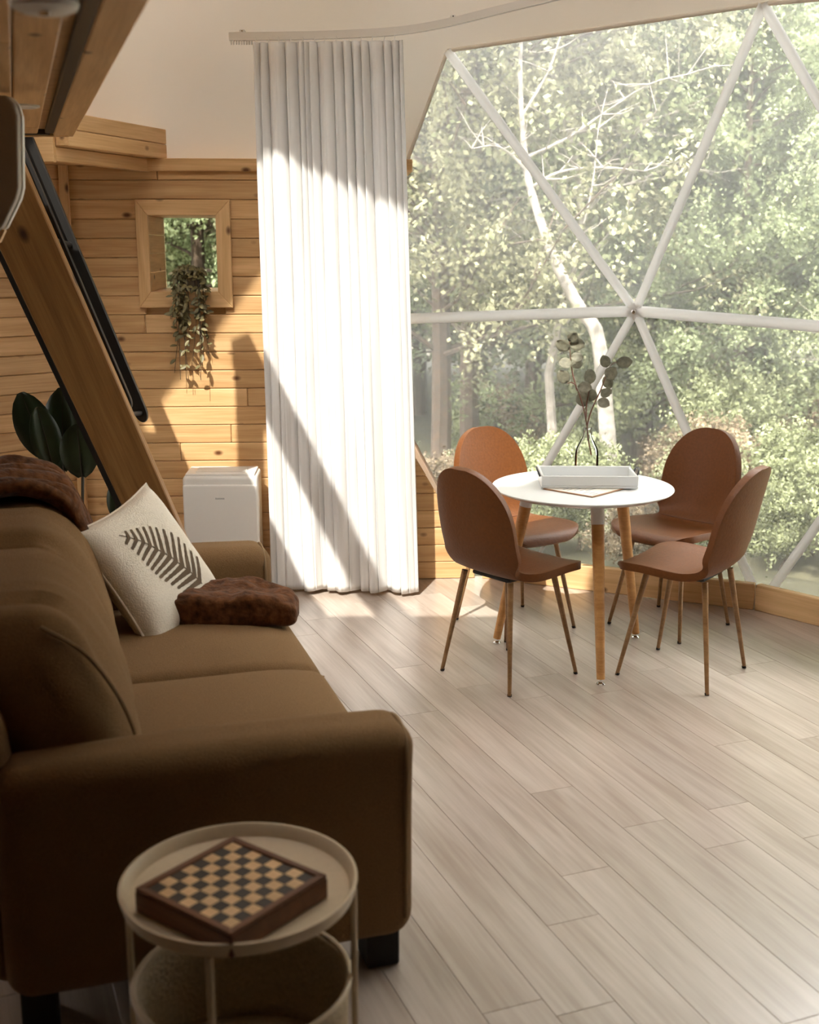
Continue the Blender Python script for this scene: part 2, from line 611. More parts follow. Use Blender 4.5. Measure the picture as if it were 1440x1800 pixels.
# crown: ring 3 zipped to the skylight edge
ang = lambda p: math.atan2(p.y - DC.y, p.x - DC.x)
sky_c = sum(SKY, Vector()) / len(SKY)
angs = lambda p: math.atan2(p.y - sky_c.y, p.x - sky_c.x)
outer = sorted(RW, key=angs)
inner = sorted(SKY, key=angs)
i = j = 0
no_, ni_ = len(outer), len(inner)
while i < no_ or j < ni_:
    ao = angs(outer[i % no_]) + 2 * math.pi * (i // no_)
    ai = angs(inner[j % ni_]) + 2 * math.pi * (j // ni_)
    a1 = angs(outer[(i + 1) % no_]) + 2 * math.pi * ((i + 1) // no_)
    b1 = angs(inner[(j + 1) % ni_]) + 2 * math.pi * ((j + 1) // ni_)
    if j >= ni_ or (i < no_ and a1 <= b1):
        liner_tris.append((outer[i % no_], outer[(i + 1) % no_], inner[j % ni_]))
        i += 1
    else:
        liner_tris.append((outer[i % no_], inner[(j + 1) % ni_], inner[j % ni_]))
        j += 1

W2 = dict(s0=0.395, s1=0.715, z0=1.46, z1=1.817)          # small window opening in the back wall (along the wall, height)
WB_O = Vector((-1.64, 5.85, 0))
WB_X = Vector((math.cos(R_(3.4)), math.sin(R_(3.4)), 0))
WB_N = Vector((WB_X.y, -WB_X.x, 0))                        # towards the room
def in_tunnel(p):
    d = p - WB_O
    s, n = d.dot(WB_X), -d.dot(WB_N)
    return W2['s0'] - 0.04 < s < W2['s1'] + 0.04 and W2['z0'] - 0.04 < p.z < W2['z1'] + 0.04 and n > 0

mbl = MB()
NS = 12
vid = {}
lv, lf = [], []
def liner_vert(p):
    k = (round(p.x, 4), round(p.y, 4), round(p.z, 4))
    if k not in vid:
        vid[k] = len(lv)
        lv.append(p)
    return vid[k]
for a, b, c in liner_tris:
    cen = (a + b + c) / 3
    out = (cen - DC).normalized()
    g = {}
    for p in range(NS + 1):
        for q in range(NS + 1 - p):
            w = (p / NS, q / NS, 1 - p / NS - q / NS)
            P = a * w[0] + b * w[1] + c * w[2]
            bump = 27 * w[0] * w[1] * w[2]
            P = P + out * 0.085 * bump
            if bump > 0.02:
                P = P + out * 0.035 * bump * noise.noise(P * 2.6)
            g[(p, q)] = liner_vert(P)
    def put(x, y, z):
        cc = (lv[x] + lv[y] + lv[z]) / 3
        az_ = math.degrees(math.atan2(cc.y - DC.y, cc.x - DC.x)) % 360
        if not in_tunnel(cc) and not (93 < az_ < 162 and cc.z < 2.05):
            lf.append((x, y, z))
    for p in range(NS):
        for q in range(NS - p):
            put(g[(p, q)], g[(p + 1, q)], g[(p, q + 1)])
            if p + q < NS - 1:
                put(g[(p + 1, q)], g[(p + 1, q + 1)], g[(p, q + 1)])
mbl.add(lv, lf)
ceiling = structure(obj('ceiling', mbl, 'liner', smooth=False), 'cream fabric liner of the dome')
ceiling.data.polygons.foreach_set('use_smooth', [True] * len(ceiling.data.polygons))
# dark cloth added over the unseen rear dome to keep bounce off the foreground
ceiling.data.materials.append(M['bounce_cut'])
for f_ in ceiling.data.polygons:
    if f_.center.y < 2.4 and f_.center.z < 4.1:
        f_.material_index = 1

# ------------------------------------------------------------------ clear window of the dome
def pane_mesh(a, b, c, inset=0.0, n=10):
    mb = MB()
    out = ((a + b + c) / 3 - DC).normalized()
    g, vs, fs = {}, [], []
    for p in range(n + 1):
        for q in range(n + 1 - p):
            w = (p / n, q / n, 1 - p / n - q / n)
            P = a * w[0] + b * w[1] + c * w[2]
            P = P + out * (0.05 * 27 * w[0] * w[1] * w[2] * (1 + 0.25 * noise.noise(P * 4)))
            g[(p, q)] = len(vs)
            vs.append(P)
    for p in range(n):
        for q in range(n - p):
            fs.append((g[(p, q)], g[(p + 1, q)], g[(p, q + 1)]))
            if p + q < n - 1:
                fs.append((g[(p + 1, q)], g[(p + 1, q + 1)], g[(p, q + 1)]))
    mb.add(vs, fs)
    return mb

def dome_window(name, tri_pts, label, strut_r=0.021, hubs=(), sleeves=()):
    w = bpy.data.objects.new(name, None)
    COL.objects.link(w)
    structure(w, label)
    seen = set()
    for t in tri_pts:
        p = obj('pane', pane_mesh(*t), 'vinyl', w, smooth=True)
        for x, y in ((0, 1), (1, 2), (2, 0)):
            key = frozenset((tuple(round(v, 3) for v in t[x]), tuple(round(v, 3) for v in t[y])))
            if key in seen:
                continue
            seen.add(key)
            a, b = t[x], t[y]
            ina, inb = (DC - a).normalized(), (DC - b).normalized()
            a2, b2 = a + ina * 0.012, b + inb * 0.012
            level = abs(a.z - b.z) < 0.12
            users = sum(1 for t2 in tri_pts if key <= {tuple(round(v, 3) for v in q) for q in t2})
            mb = MB().tube([a2.lerp(b2, k / 6) for k in range(7)], (strut_r * (1.3 if level else 1.05)) if users > 1 else 0.009, 10)
            obj('strut', mb, 'white_tube' if users > 1 else 'liner', w, smooth=True)
    for h in hubs:
        n = (DC - h).normalized()
        m = n.to_track_quat('Z', 'Y').to_matrix().to_4x4()
        m.translation = h + n * 0.028
        hb = obj('hub_plate', MB().lathe([(0.0, 0.0), (0.040, 0.0), (0.042, 0.004), (0.034, 0.010), (0.0, 0.012)], 20), 'white_tube', w, smooth=True, mtx=m)
        obj('bolt', MB().lathe([(0.0, 0.010), (0.013, 0.010), (0.013, 0.020), (0.008, 0.024), (0.0, 0.024)], 6), 'chrome', hb)
    return w

window_1 = dome_window('window_1', [tuple(pt(q) for q in t) for t in clear_set], 'clear vinyl dome window with white struts', hubs=[RH[0], RH[1]])
for k in (0, 1):
    # white sill strip between the skirting board and the vinyl
    a, b = RB[k], RB[k + 1]
    ca, cb = dome_pt(78.2 - 24 * k, 0, 3.33), dome_pt(54.2 - 24 * k, 0, 3.33)
    mb = MB().add([(ca.x, ca.y, 0.10), (cb.x, cb.y, 0.10), (b.x, b.y, 0.10), (a.x, a.y, 0.10), (ca.x, ca.y, 0.0), (cb.x, cb.y, 0.0), (b.x, b.y, 0.0), (a.x, a.y, 0.0)],
                  [(0, 1, 2, 3), (7, 6, 5, 4), (0, 4, 5, 1), (1, 5, 6, 2), (2, 6, 7, 3), (3, 7, 4, 0)])
    obj('sill', mb, 'white_tube', window_1)
sky_tris = [(SKY[q], SKY[(q + 1) % len(SKY)], sky_c + (sky_c - DC).normalized() * 0.06) for q in range(len(SKY))]
window_3 = bpy.data.objects.new('window_3', None)
COL.objects.link(window_3)
structure(window_3, 'clear vinyl skylight in the crown of the dome')
for t in sky_tris:
    obj('pane', pane_mesh(*t, n=4), 'vinyl', window_3, smooth=True)
    obj('strut', MB().tube([t[0], t[1]], 0.02, 8), 'white_tube', window_3, smooth=True)

# ------------------------------------------------------------------ floor of planks
floor = structure(obj('floor', MB().prism(FLOOR_POLY, -0.06, -0.0135), 'subfloor'))
FA = R_(-68.5)
fx, fy = Vector((math.cos(FA), math.sin(FA))), Vector((-math.sin(FA), math.cos(FA)))
PW, PL = 0.151, 1.22
off_n = 1.018
rng = random.Random(3)
for r in range(-24, 26):
    n0 = off_n + r * PW
    sh = rng.random() * PL if r != 0 else 0.3
    for c in range(-6, 7):
        l0 = sh + c * PL
        g = 0.0004
        rect = [(l0 + g, n0 + g), (l0 + PL - g, n0 + g), (l0 + PL - g, n0 + PW - g), (l0 + g, n0 + PW - g)]
        # fy points to the plank's left; n grows along -fy here, so use world points
        wpoly = []
        for (u, n) in rect:
            wpoly.append((u * fx.x + n * fy.x, u * fx.y + n * fy.y))
        if area(wpoly) < 0:
            wpoly.reverse()
        cp = wpoly
        for q in range(15):
            cp = clip(cp, FLOOR_POLY[q], FLOOR_POLY[(q + 1) % 15])
            if len(cp) < 3:
                break
        if len(cp) < 3 or abs(area(cp)) < 0.004:
            continue
        cx, cy = l0 + PL / 2, n0 + PW / 2
        org = (cx * fx.x + cy * fy.x, cx * fx.y + cy * fy.y)
        loc = [((p[0] - org[0]) * fx.x + (p[1] - org[1]) * fx.y, (p[0] - org[0]) * fy.x + (p[1] - org[1]) * fy.y) for p in cp]
        o = obj('plank', MB().prism(loc, -0.012, 0.0), 'floor', floor, bevel=0.0008)
        o.location = (org[0], org[1], 0)
        o.rotation_euler = (0, 0, FA)

# ------------------------------------------------------------------ skirting boards
for k in range(15):
    if 76 < (66.2 - 24 * k) % 360 < 150:
        continue                                                    # timber walls stand here
    a, b = dome_pt(78.2 - 24 * k, 0, 3.285), dome_pt(54.2 - 24 * k, 0, 3.285)
    d = (b - a)
    ln = d.length
    ex = d.normalized()
    mid = (a + b) / 2
    bo = obj('baseboard_back' if k in (0, 1) else 'baseboard_rear', MB().box((-ln / 2 + 0.002, -0.0, 0), (ln / 2 - 0.002, 0.045, 0.125)), 'pine_pale', bevel=0.004,
             mtx=frame(mid, ex, Vector((-ex.y, ex.x, 0))))
    structure(bo)

# ------------------------------------------------------------------ timber walls
ROW = 0.09
def wall_plank(parent, O, X, Nn, s0, s1, z0, z1, thick=0.018, s1t=None, mat='pine'):
    """One tongue-and-groove board; s1t = length at its top edge where the end is cut on a slant."""
    g = 0.0012
    s1t = s1 if s1t is None else s1t
    cs, cz = (s0 + s1) / 2, (z0 + z1) / 2
    poly = [(s0 - cs, z0 + g - cz), (s1 - cs, z0 + g - cz), (s1t - cs, z1 - g - cz), (s0 - cs, z1 - g - cz)]
    o = obj('plank', MB().prism(poly, 0, thick), mat, parent, bevel=0.0035,
            mtx=frame(O + X * cs + Vector((0, 0, cz)), X, Vector((0, 0, 1)), Nn))
    return o

def wb_limit(z):                                                    # where the back wall stops towards the window, world X
    if z < 0.10:
        return 0.335
    if z < 0.87:
        return 0.335 - 0.571 * (z - 0.10)
    return -0.105
TOP = 2.07
def sX(x):
    return (x - WB_O.x) / WB_X.x
mbw = MB()
def back_box(s0, s1, z0, z1, d0=0.0, d1=0.05):
    vs = []
    for d in (d0, d1):
        for s, z in ((s0, z0), (s1, z0), (s1, z1), (s0, z1)):
            p = WB_O + WB_X * s - WB_N * d
            vs.append((p.x, p.y, z))
    mbw.add(vs, [(0, 1, 2, 3), (7, 6, 5, 4), (0, 4, 5, 1), (1, 5, 6, 2), (2, 6, 7, 3), (3, 7, 4, 0)])
sR = sX(-0.115)
back_box(-0.02, W2['s0'] - 0.01, 0, TOP)
back_box(W2['s1'] + 0.01, sR, 0, TOP)
back_box(W2['s0'] - 0.01, W2['s1'] + 0.01, 0, W2['z0'] - 0.01)
back_box(W2['s0'] - 0.01, W2['s1'] + 0.01, W2['z1'] + 0.01, TOP)
# slanted toe beside the dome window
vs = []
for d in (0.0, 0.05):
    for x, z in ((-0.115, 0), (0.325, 0), (0.325, 0.10), (-0.115, 0.86)):
        p = WB_O + WB_X * sX(x) - WB_N * d
        vs.append((p.x, p.y, z))
mbw.add(vs, [(0, 1, 2, 3), (7, 6, 5, 4), (0, 4, 5, 1), (1, 5, 6, 2), (2, 6, 7, 3), (3, 7, 4, 0)])
wall_back = structure(obj('wall_back', mbw, 'pine'), 'knotty pine boarded wall behind the curtain')
z = 0.0
row = 0
rw = random.Random(11)
while z < TOP - 0.01:
    z1 = min(z + ROW, TOP)
    s_end, s_endt = sX(wb_limit(z + 1e-6)), sX(wb_limit(z1))
    spans = [(0.0, s_end, s_endt)]
    f0, f1 = W2['s0'] - 0.03, W2['s1'] + 0.03
    if z1 > W2['z0'] - 0.03 and z < W2['z1'] + 0.03:
        spans = [(0.0, f0, f0), (f1, s_end, s_endt)]
    for s0, s1, s1t in spans:
        cut = None
        if s1 - s0 > 1.2 and rw.random() < 0.5:
            cut = s0 + 0.35 + rw.random() * 0.5
            wall_plank(wall_back, WB_O, WB_X, WB_N, s0, cut - 0.001, z, z1)
            wall_plank(wall_back, WB_O, WB_X, WB_N, cut + 0.001, s1, z, z1, s1t=s1t)
        else:
            wall_plank(wall_back, WB_O, WB_X, WB_N, s0, s1, z, z1, s1t=s1t)
    z = z1
    row += 1
# header trim on top of the back wall
t1 = obj('trim_1', MB().box((0, -0.30, 2.02), (sX(0.012) - 0.40, 0.040, 2.078)), 'pine_pale', bevel=0.003, mtx=frame(WB_O + WB_X * 0.40, WB_X, -WB_N * -1, Vector((0, 0, 1))))
structure(t1)

# small window with deep boarded reveal
window_2 = bpy.data.objects.new('window_2', None)
COL.objects.link(window_2)
structure(window_2, 'small square window in a mitred pine frame')
def wbm(s, z, n=0.0):
    return frame(WB_O + WB_X * s + WB_N * n + Vector((0, 0, z)), WB_X, Vector((0, 0, 1)), WB_N)
a0, a1, b0, b1 = W2['s0'], W2['s1'], W2['z0'], W2['z1']
o0, o1, p0, p1 = a0 - 0.057, a1 + 0.070, b0 - 0.076, b1 + 0.073
cs, cz = (a0 + a1) / 2, (b0 + b1) / 2
for name, poly, alongz in (('casing', [(o0, p1), (a0, b1), (a1, b1), (o1, p1)], False), ('casing', [(o0, p0), (o1, p0), (a1, b0), (a0, b0)], False),
                           ('casing', [(o0, p0), (a0, b0), (a0, b1), (o0, p1)], True), ('casing', [(o1, p0), (o1, p1), (a1, b1), (a1, b0)], True)):
    if alongz:
        cx = sum(p[0] for p in poly) / 4
        loc = [(p[1] - cz, -(p[0] - cx)) for p in poly]
        m = frame(WB_O + WB_X * cx + WB_N * 0.018 + Vector((0, 0, cz)), Vector((0, 0, 1)), -WB_X, WB_N)
    else:
        cy = sum(p[1] for p in poly) / 4
        loc = [(p[0] - cs, p[1] - cy) for p in poly]
        m = frame(WB_O + WB_X * cs + WB_N * 0.018 + Vector((0, 0, cy)), WB_X, Vector((0, 0, 1)), WB_N)
    obj(name, MB().prism(loc, 0, 0.020), 'pine_pale', window_2, bevel=0.0025, mtx=m)
DEPTH = 0.53
for q in range(4):                                                  # left reveal, four short boards
    hz = (b1 - b0) / 4
    obj('reveal_board', MB().box((0, -0.015, 0.001), (DEPTH, 0, hz - 0.001)), 'pine', window_2, bevel=0.002,
        mtx=frame(WB_O + WB_X * a0 + WB_N * 0.012 + Vector((0, 0, b0 + q * hz)), -WB_N, WB_X, Vector((0, 0, 1))))
for q in range(4):
    hz = (b1 - b0) / 4
    obj('reveal_board', MB().box((0, 0, 0.001), (DEPTH, 0.015, hz - 0.001)), 'pine', window_2, bevel=0.002,
        mtx=frame(WB_O + WB_X * a1 + WB_N * 0.012 + Vector((0, 0, b0 + q * hz)), -WB_N, WB_X, Vector((0, 0, 1))))
obj('sill_board', MB().box((0, -0.015, -0.015), (DEPTH, a1 - a0 + 0.015, 0)), 'pine_pale', window_2, mtx=frame(WB_O + WB_X * a0 + WB_N * 0.012 + Vector((0, 0, b0)), -WB_N, WB_X, Vector((0, 0, 1))))
obj('head_board', MB().box((0, -0.015, 0), (DEPTH, a1 - a0 + 0.015, 0.015)), 'pine_pale', window_2, mtx=frame(WB_O + WB_X * a0 + WB_N * 0.012 + Vector((0, 0, b1)), -WB_N, WB_X, Vector((0, 0, 1))))
obj('pane', MB().box((0, 0, -0.003), (a1 - a0, b1 - b0, 0.003)), 'pane_glass', window_2, mtx=wbm(a0, b0, -DEPTH + 0.03))

# side wall behind the stair
WL_O = Vector((-1.64, 5.85, 0))
WL_X = Vector((-0.743, -0.669, 0)).normalized()
WL_N = Vector((-WL_X.y, WL_X.x, 0))
if WL_N.dot(Vector((1, -1, 0))) < 0:
    WL_N = -WL_N
mb = MB().box((0, -0.05, 0), (2.62, 0, 2.20))
wall_left = structure(obj('wall_left', mb, 'pine', mtx=frame(WL_O, WL_X, WL_N, Vector((0, 0, 1)))), 'knotty pine boarded wall beside the stair')
wl_inv = wall_left.matrix_basis.inverted()
z = 0.0
while z < 2.09:
    z1 = min(z + ROW, 2.1)
    cut = 0.7 + rw.random() * 1.2
    for s0, s1 in ((0.0, cut - 0.001), (cut + 0.001, 2.62)):
        o = wall_plank(wall_left, WL_O, WL_X, WL_N, s0, s1, z, z1)
        o.matrix_basis = wl_inv @ o.matrix_basis
    z = z1
trim2 = structure(obj('trim_2', MB().box((-0.0, -0.02, -0.02), (2.09, 0.02, 0.02)), 'pine', bevel=0.003,
                      mtx=frame(WL_O + WB_N * 0.030 + WB_X * 0.012, Vector((0, 0, 1)), WB_X)))

# dark partition added out of view behind the camera to keep the foreground shaded
wall_rear_added = structure(obj('wall_rear_added', MB().box((-1.9, -0.36, 0.0), (1.3, -0.30, 2.8)), 'added_dark_boards'), 'dark boarded partition added unseen behind the viewer to deepen the foreground shade')
for q in range(31):
    o = obj('plank', MB().box((-1.6, 0, 0.001), (1.6, 0.016, ROW - 0.001)), 'added_dark_boards', wall_rear_added, bevel=0.003)
    o.location = (-0.3, -0.30, q * ROW)

# ------------------------------------------------------------------ loft over the room
LZ = 2.07
E0, E1 = Vector((0.3136, -0.20)), Vector((-1.228, 4.56))
ed = (E1 - E0).normalized()
en = Vector((ed.y, -ed.x))                                          # outwards (towards the window)
LOFT = [(E0.x, E0.y), (E1.x, E1.y), (-3.02, 4.54), (-3.25, 4.20), (-3.50, 2.73), (-3.15, 1.1), (-2.1, -0.2)]
if area(LOFT) < 0:
    LOFT.reverse()
loft = structure(obj('loft', MB().prism(LOFT, LZ + 0.016, LZ + 0.17), 'pine'), 'timber sleeping loft over the room')
le = math.atan2(ed.y, ed.x)
LW = 0.088
lo_r = random.Random(5)
strip_in = 0.098                                                    # edge board, then the black channel, then the soffit boards
for r in range(0, 34):
    n0 = -(strip_in + 0.026) - (r + 1) * LW
    cuts = [-0.5]
    x = -0.5 + lo_r.random() * 1.6
    while x < 6.0:
        cuts.append(x)
        x += 1.5 + lo_r.random() * 0.8
    cuts.append(6.2)
    for c0, c1 in zip(cuts, cuts[1:]):
        wp = [(E0.x + ed.x * u + en.x * n, E0.y + ed.y * u + en.y * n) for u, n in ((c0 + 0.001, n0 + 0.002), (c1 - 0.001, n0 + 0.002), (c1 - 0.001, n0 + LW - 0.002), (c0 + 0.001, n0 + LW - 0.002))]
        if area(wp) < 0:
            wp.reverse()
        far_in = [(p[0], p[1] - (0.075 if abs(p[1] - 4.55) < 0.05 else 0.0)) for p in LOFT]
        for q in range(len(far_in)):
            wp = clip(wp, far_in[q], far_in[(q + 1) % len(far_in)])
            if len(wp) < 3:
                break
        if len(wp) < 3 or abs(area(wp)) < 0.003:
            continue
        cx, cy = sum(p[0] for p in wp) / len(wp), sum(p[1] for p in wp) / len(wp)
        loc = [((p[0] - cx) * ed.x + (p[1] - cy) * ed.y, -(p[0] - cx) * ed.y + (p[1] - cy) * ed.x) for p in wp]
        o = obj('soffit_plank', MB().prism(loc, 0.0, 0.016), 'pine', loft, bevel=0.0035)
        o.location = (cx, cy, LZ)
        o.rotation_euler = (0, 0, le)
def edge_piece(name, u0, u1, n0, n1, z0, z1, mat):
    mid = E0 + ed * ((u0 + u1) / 2)
    o = obj(name, MB().box((-(u1 - u0) / 2, n0, z0), ((u1 - u0) / 2, n1, z1)), mat, loft, bevel=0.003)
    o.location = (mid.x, mid.y, 0)
    o.rotation_euler = (0, 0, le)
    # local +y is -en (left of the edge direction)
    return o
EL = (E1 - E0).length
edge_piece('edge_beam', 0, EL, 0.0, strip_in - 0.026, LZ - 0.004, LZ + 0.20, 'pine_pale')
edge_piece('light_channel', 0, EL - 0.08, strip_in - 0.026, strip_in + 0.004, LZ - 0.002, LZ + 0.016, 'black')
obj('light_channel', MB().box((-2.90, 4.482, LZ - 0.002), (-1.30, 4.512, LZ + 0.016)), 'black', loft)
obj('end_board', MB().box((-3.0, 4.514, LZ - 0.006), (-1.235, 4.55, LZ + 0.17)), 'pine_pale', loft, bevel=0.002)

# built-up header running from the loft corner to the back wall
hb = bpy.data.objects.new('trim_3', None)
COL.objects.link(hb)
structure(hb, 'built-up pine header between loft and wall')
def header_board(p, q, z0, z1, t, mat='pine_pale', name='header_board'):
    a, b = Vector(p), Vector(q)
    d = b - a
    ln = d.length
    ex = Vector((d.x, d.y, 0)).normalized()
    ey = Vector((-ex.y, ex.x, 0))
    obj(name, MB().box((0, 0, z0), (ln, t, z1)), mat, hb, bevel=0.003, mtx=frame(Vector((a.x, a.y, 0)), ex, ey, Vector((0, 0, 1))))
header_board((-1.40, 5.12), (-1.15, 5.90), 2.145, 2.212, 0.20)
header_board((-1.40, 5.12), (-1.15, 5.90), 2.078, 2.143, 0.20)
header_board((-1.462, 5.13), (-1.218, 5.88), 2.018, 2.076, 0.045)
obj('header_board', MB().box((-2.3, 5.10, 2.012), (-1.46, 5.14, 2.212)), 'pine_pale', hb, bevel=0.003)
# boarded soffit behind the header
for q in range(7):
    y0 = 5.145 + q * 0.105
    xr = -1.462 + (y0 - 5.13) * 0.325 - 0.035
    xl = -1.64 - (5.85 - y0) / 0.669 * 0.743 - 0.02
    obj('soffit_plank', MB().box((xl, y0, 2.045), (xr, y0 + 0.102, 2.06)), 'pine', hb, bevel=0.002)

# guard rail of the loft: its shadow crosses the curtain
rail = root('loft_railing', 'heavy pine guard rail along the open edge of the loft', 'railing', (E1.x, E1.y, LZ + 0.17))
inv = Matrix.Translation((-E1.x, -E1.y, -(LZ + 0.17)))
def on_edge(u, n):
    p = E0 + ed * u - en * n
    return (p.x, p.y)
u_post = (Vector((-1.21, 4.49)) - E0).dot(ed)
for u in (u_post, u_post - 1.7, u_post - 3.4):
    mb = MB().box((-0.05, 0.0, LZ + 0.17), (0.05, 0.09, 3.0))
    o = obj('post', mb, 'pine', rail, bevel=0.004)
    p = on_edge(u, 0.0)
    o.matrix_basis = inv @ Matrix.Translation((p[0], p[1], 0)) @ Matrix.Rotation(le, 4, 'Z')
mb = MB().box((-3.6, -0.005, 2.93), (0.06, 0.095, 3.06))
o = obj('top_rail', mb, 'pine', rail, bevel=0.004)
p = on_edge(u_post, 0.0)
o.matrix_basis = inv @ Matrix.Translation((p[0], p[1], 0)) @ Matrix.Rotation(le, 4, 'Z')

# ------------------------------------------------------------------ ground outside
obj_g = structure(obj('ground', MB().grid(lambda u, v: ((u - 0.5) * 70, (v - 0.5) * 70 + 8, -0.45 + 0.12 * noise.noise(Vector((u * 22, v * 22, 0)))), 60, 60), 'earth', smooth=True))
# ================================================================== THINGS
# ------------------------------------------------------------------ sofa
SO = root('sofa', 'tan upholstered two-seat sofa with rolled arms and piped edges', 'sofa', (0.02, 2.50, 0.0), math.atan2(0.30, 0.954))
SL, SD = 1.85, 0.94
obj('base', MB().rbox((0.43, 0.80, 0.115), 0.02).move((-0.475, SL / 2, 0.215)), 'sofa', SO, smooth=True)
def arm(y0, outer):
    def fn(p, q):
        z = p.z
        # roll the top: bulge outwards a little
        k = max(0.0, q[2])
        p = p.copy()
        p.y += outer * 0.018 * k * k
        p.z += 0.012 * math.sin((q[0] + 1) * math.pi / 2) * (1 if q[2] > 0 else 0)
        return p
    a = obj('arm', MB().rbox((0.455, 0.092, 0.265), 0.06, 5, 4, fn).move((-0.455, y0, 0.365)), 'sofa', SO, smooth=True)
    pts = []
    for y, z in ((-0.088, 0.165), (-0.088, 0.35), (-0.092, 0.52), (-0.085, 0.582), (-0.055, 0.618), (0, 0.632), (0.055, 0.618), (0.085, 0.582), (0.092, 0.52), (0.088, 0.35), (0.088, 0.165)):
        k = max(0, (z - 0.365) / 0.265)
        pts.append((-0.028, y0 + y * 0.98 + outer * 0.018 * k * k, z - 0.006))
    obj('piping', MB().tube(catmull(pts, 4), 0.0055, 6), 'piping', a, smooth=True)
    return a
arm(0.092, -1)
arm(SL - 0.092, 1)
for i in range(2):
    yc = 0.19 + (SL - 0.38) * (0.25 + 0.5 * i)
    hw = (SL - 0.38) / 4 - 0.003
    def fn(p, q):
        p = p.copy()
        p.z += 0.022 * (1 - q[0] ** 2) * (1 - q[1] ** 2) if q[2] > 0 else 0
        p.z -= 0.03 * max(0, q[0]) ** 4
        p.z += 0.004 * noise.noise(Vector((p.x * 5, p.y * 5 + i * 9, 1)))
        return p
    c = obj('seat_cushion', MB().rbox((0.35, hw, 0.085), 0.045, 10, 3, fn).move((-0.345, yc, 0.385)), 'sofa', SO, smooth=True)
    for zz in (0.335, 0.425):
        pts = [(-0.66, yc - hw, zz), (-0.06, yc - hw, zz), (-0.012, yc - hw + 0.03, zz - 0.02), (0.0, yc, zz - 0.025), (-0.012, yc + hw - 0.03, zz - 0.02), (-0.06, yc + hw, zz), (-0.66, yc + hw, zz)]
        obj('piping', MB().tube(catmull(pts, 5), 0.0045, 6), 'piping', c, smooth=True)
def back_fn(p, q):
    p = p.copy()
    p.x -= 0.07 * (q[2] + 1) / 2
    return p
obj('back_frame', MB().rbox((0.07, 0.86, 0.32), 0.05, 5, 3, back_fn).move((-0.88, SL / 2, 0.43)), 'sofa', SO, smooth=True)
for i in range(2):
    yc = SL * (0.25 + 0.5 * i) + (0.055 if i == 0 else -0.055)
    hw = SL / 4 - 0.062
    def fn(p, q):
        p = p.copy()
        t = (q[2] + 1) / 2
        crown = (1 - q[1] ** 4)
        if q[0] > 0:
            p.x += 0.05 * math.sin(min(1, max(0, t)) * math.pi) * crown
        # gathered wrinkles running across the top and the face
        w = math.sin(p.y * 55 + 6 * noise.noise(Vector((p.y * 6, p.z * 4, i * 5.0)))) * 0.011 * max(0, t - 0.2)
        w += 0.016 * noise.noise(Vector((p.y * 14, p.z * 5, i * 3.0)))
        p.x += w
        p.z += w * 0.8 * t
        p.x -= 0.155 * t
        p.z += 0.025 * crown * t
        # ends sag inwards towards the top
        p.y *= 1 - 0.035 * t * t
        return p
    c = obj('back_cushion', MB().rbox((0.125, hw, 0.235), 0.085, 14, 4, fn).move((-0.70, yc, 0.655)), 'sofa', SO, smooth=True)
    if i == 1:
        continue
    pts = []
    for x, z in ((-0.60, 0.44), (-0.585, 0.56), (-0.62, 0.70), (-0.69, 0.82), (-0.78, 0.89)):
        pts.append((x - 0.01, yc - hw * 1.0 + 0.028 + (z - 0.44) * 0.03, z))
    obj('piping', MB().tube(catmull(pts, 5), 0.005, 6), 'piping', c, smooth=True)
for x in (-0.06, -0.84):
    for y in (0.11, SL - 0.11):
        obj('foot', MB().prism([(x - 0.045, y - 0.045), (x + 0.035, y - 0.045), (x + 0.035, y + 0.045), (x - 0.045, y + 0.045)], 0, 0.112), 'black_matte', SO, bevel=0.004)

# ------------------------------------------------------------------ white cushion with fern print
pc = Vector((-0.848, 3.775, 0.652))
pn = Vector((math.cos(R_(-24)) * math.cos(R_(32)), math.sin(R_(-24)) * math.cos(R_(32)), math.sin(R_(32))))
pa = (Vector((-0.906, 3.963, 0.849)) - Vector((-1.038, 3.627, 0.824)) + Vector((-0.683, 4.007, 0.551)) - Vector((-0.812, 3.569, 0.456)))
pa = (pa - pn * pa.dot(pn)).normalized()
pb = pn.cross(pa)
PM = frame(pc, pa, pb, pn)
PSZ = 0.236
def pillow_pt(a, b, side):
    """a, b in -1..1"""
    pin = 0.10 * (1 - abs(a) ** 2) * abs(b) ** 3, 0.10 * (1 - abs(b) ** 2) * abs(a) ** 3
    x = a * PSZ * (1 - pin[1])
    y = b * PSZ * (1 - pin[0])
    th = 0.075 * (max(0, (1 - a ** 4)) * max(0, (1 - b ** 4))) ** 0.55
    th += 0.005 * noise.noise(Vector((a * 3.5, b * 3.5, side * 2.0))) * (1 - max(abs(a), abs(b)) ** 6)
    return Vector((x, y, side * th))
pil = tag(link('fern_pillow', None), 'square off-white cushion with a brown fern print leaning on the sofa', 'pillow')
pil.matrix_basis = PM
mb = MB()
mb.grid(lambda u, v: pillow_pt(u * 2 - 1, v * 2 - 1, 1), 26, 26)
mb.grid(lambda u, v: pillow_pt(1 - u * 2, v * 2 - 1, -1), 26, 26)
me = mb.mesh('cover', False)
bm = bmesh.new(); bm.from_mesh(me); bmesh.ops.remove_doubles(bm, verts=bm.verts, dist=0.0004); bm.to_mesh(me); bm.free()
me.polygons.foreach_set('use_smooth', [True] * len(me.polygons))
link('cover', me, pil, M['pillow'])
# seam round the edge
pts = []
for k in range(4):
    for t in range(12):
        s = -1 + 2 * t / 12
        a, b = [(s, -1), (1, s), (-s, 1), (-1, -s)][k]
        pts.append(pillow_pt(a, b, 0))
pts.append(pts[0])
obj('seam', MB().tube(pts, 0.004, 6, caps=False), 'pillow', pil, smooth=True)
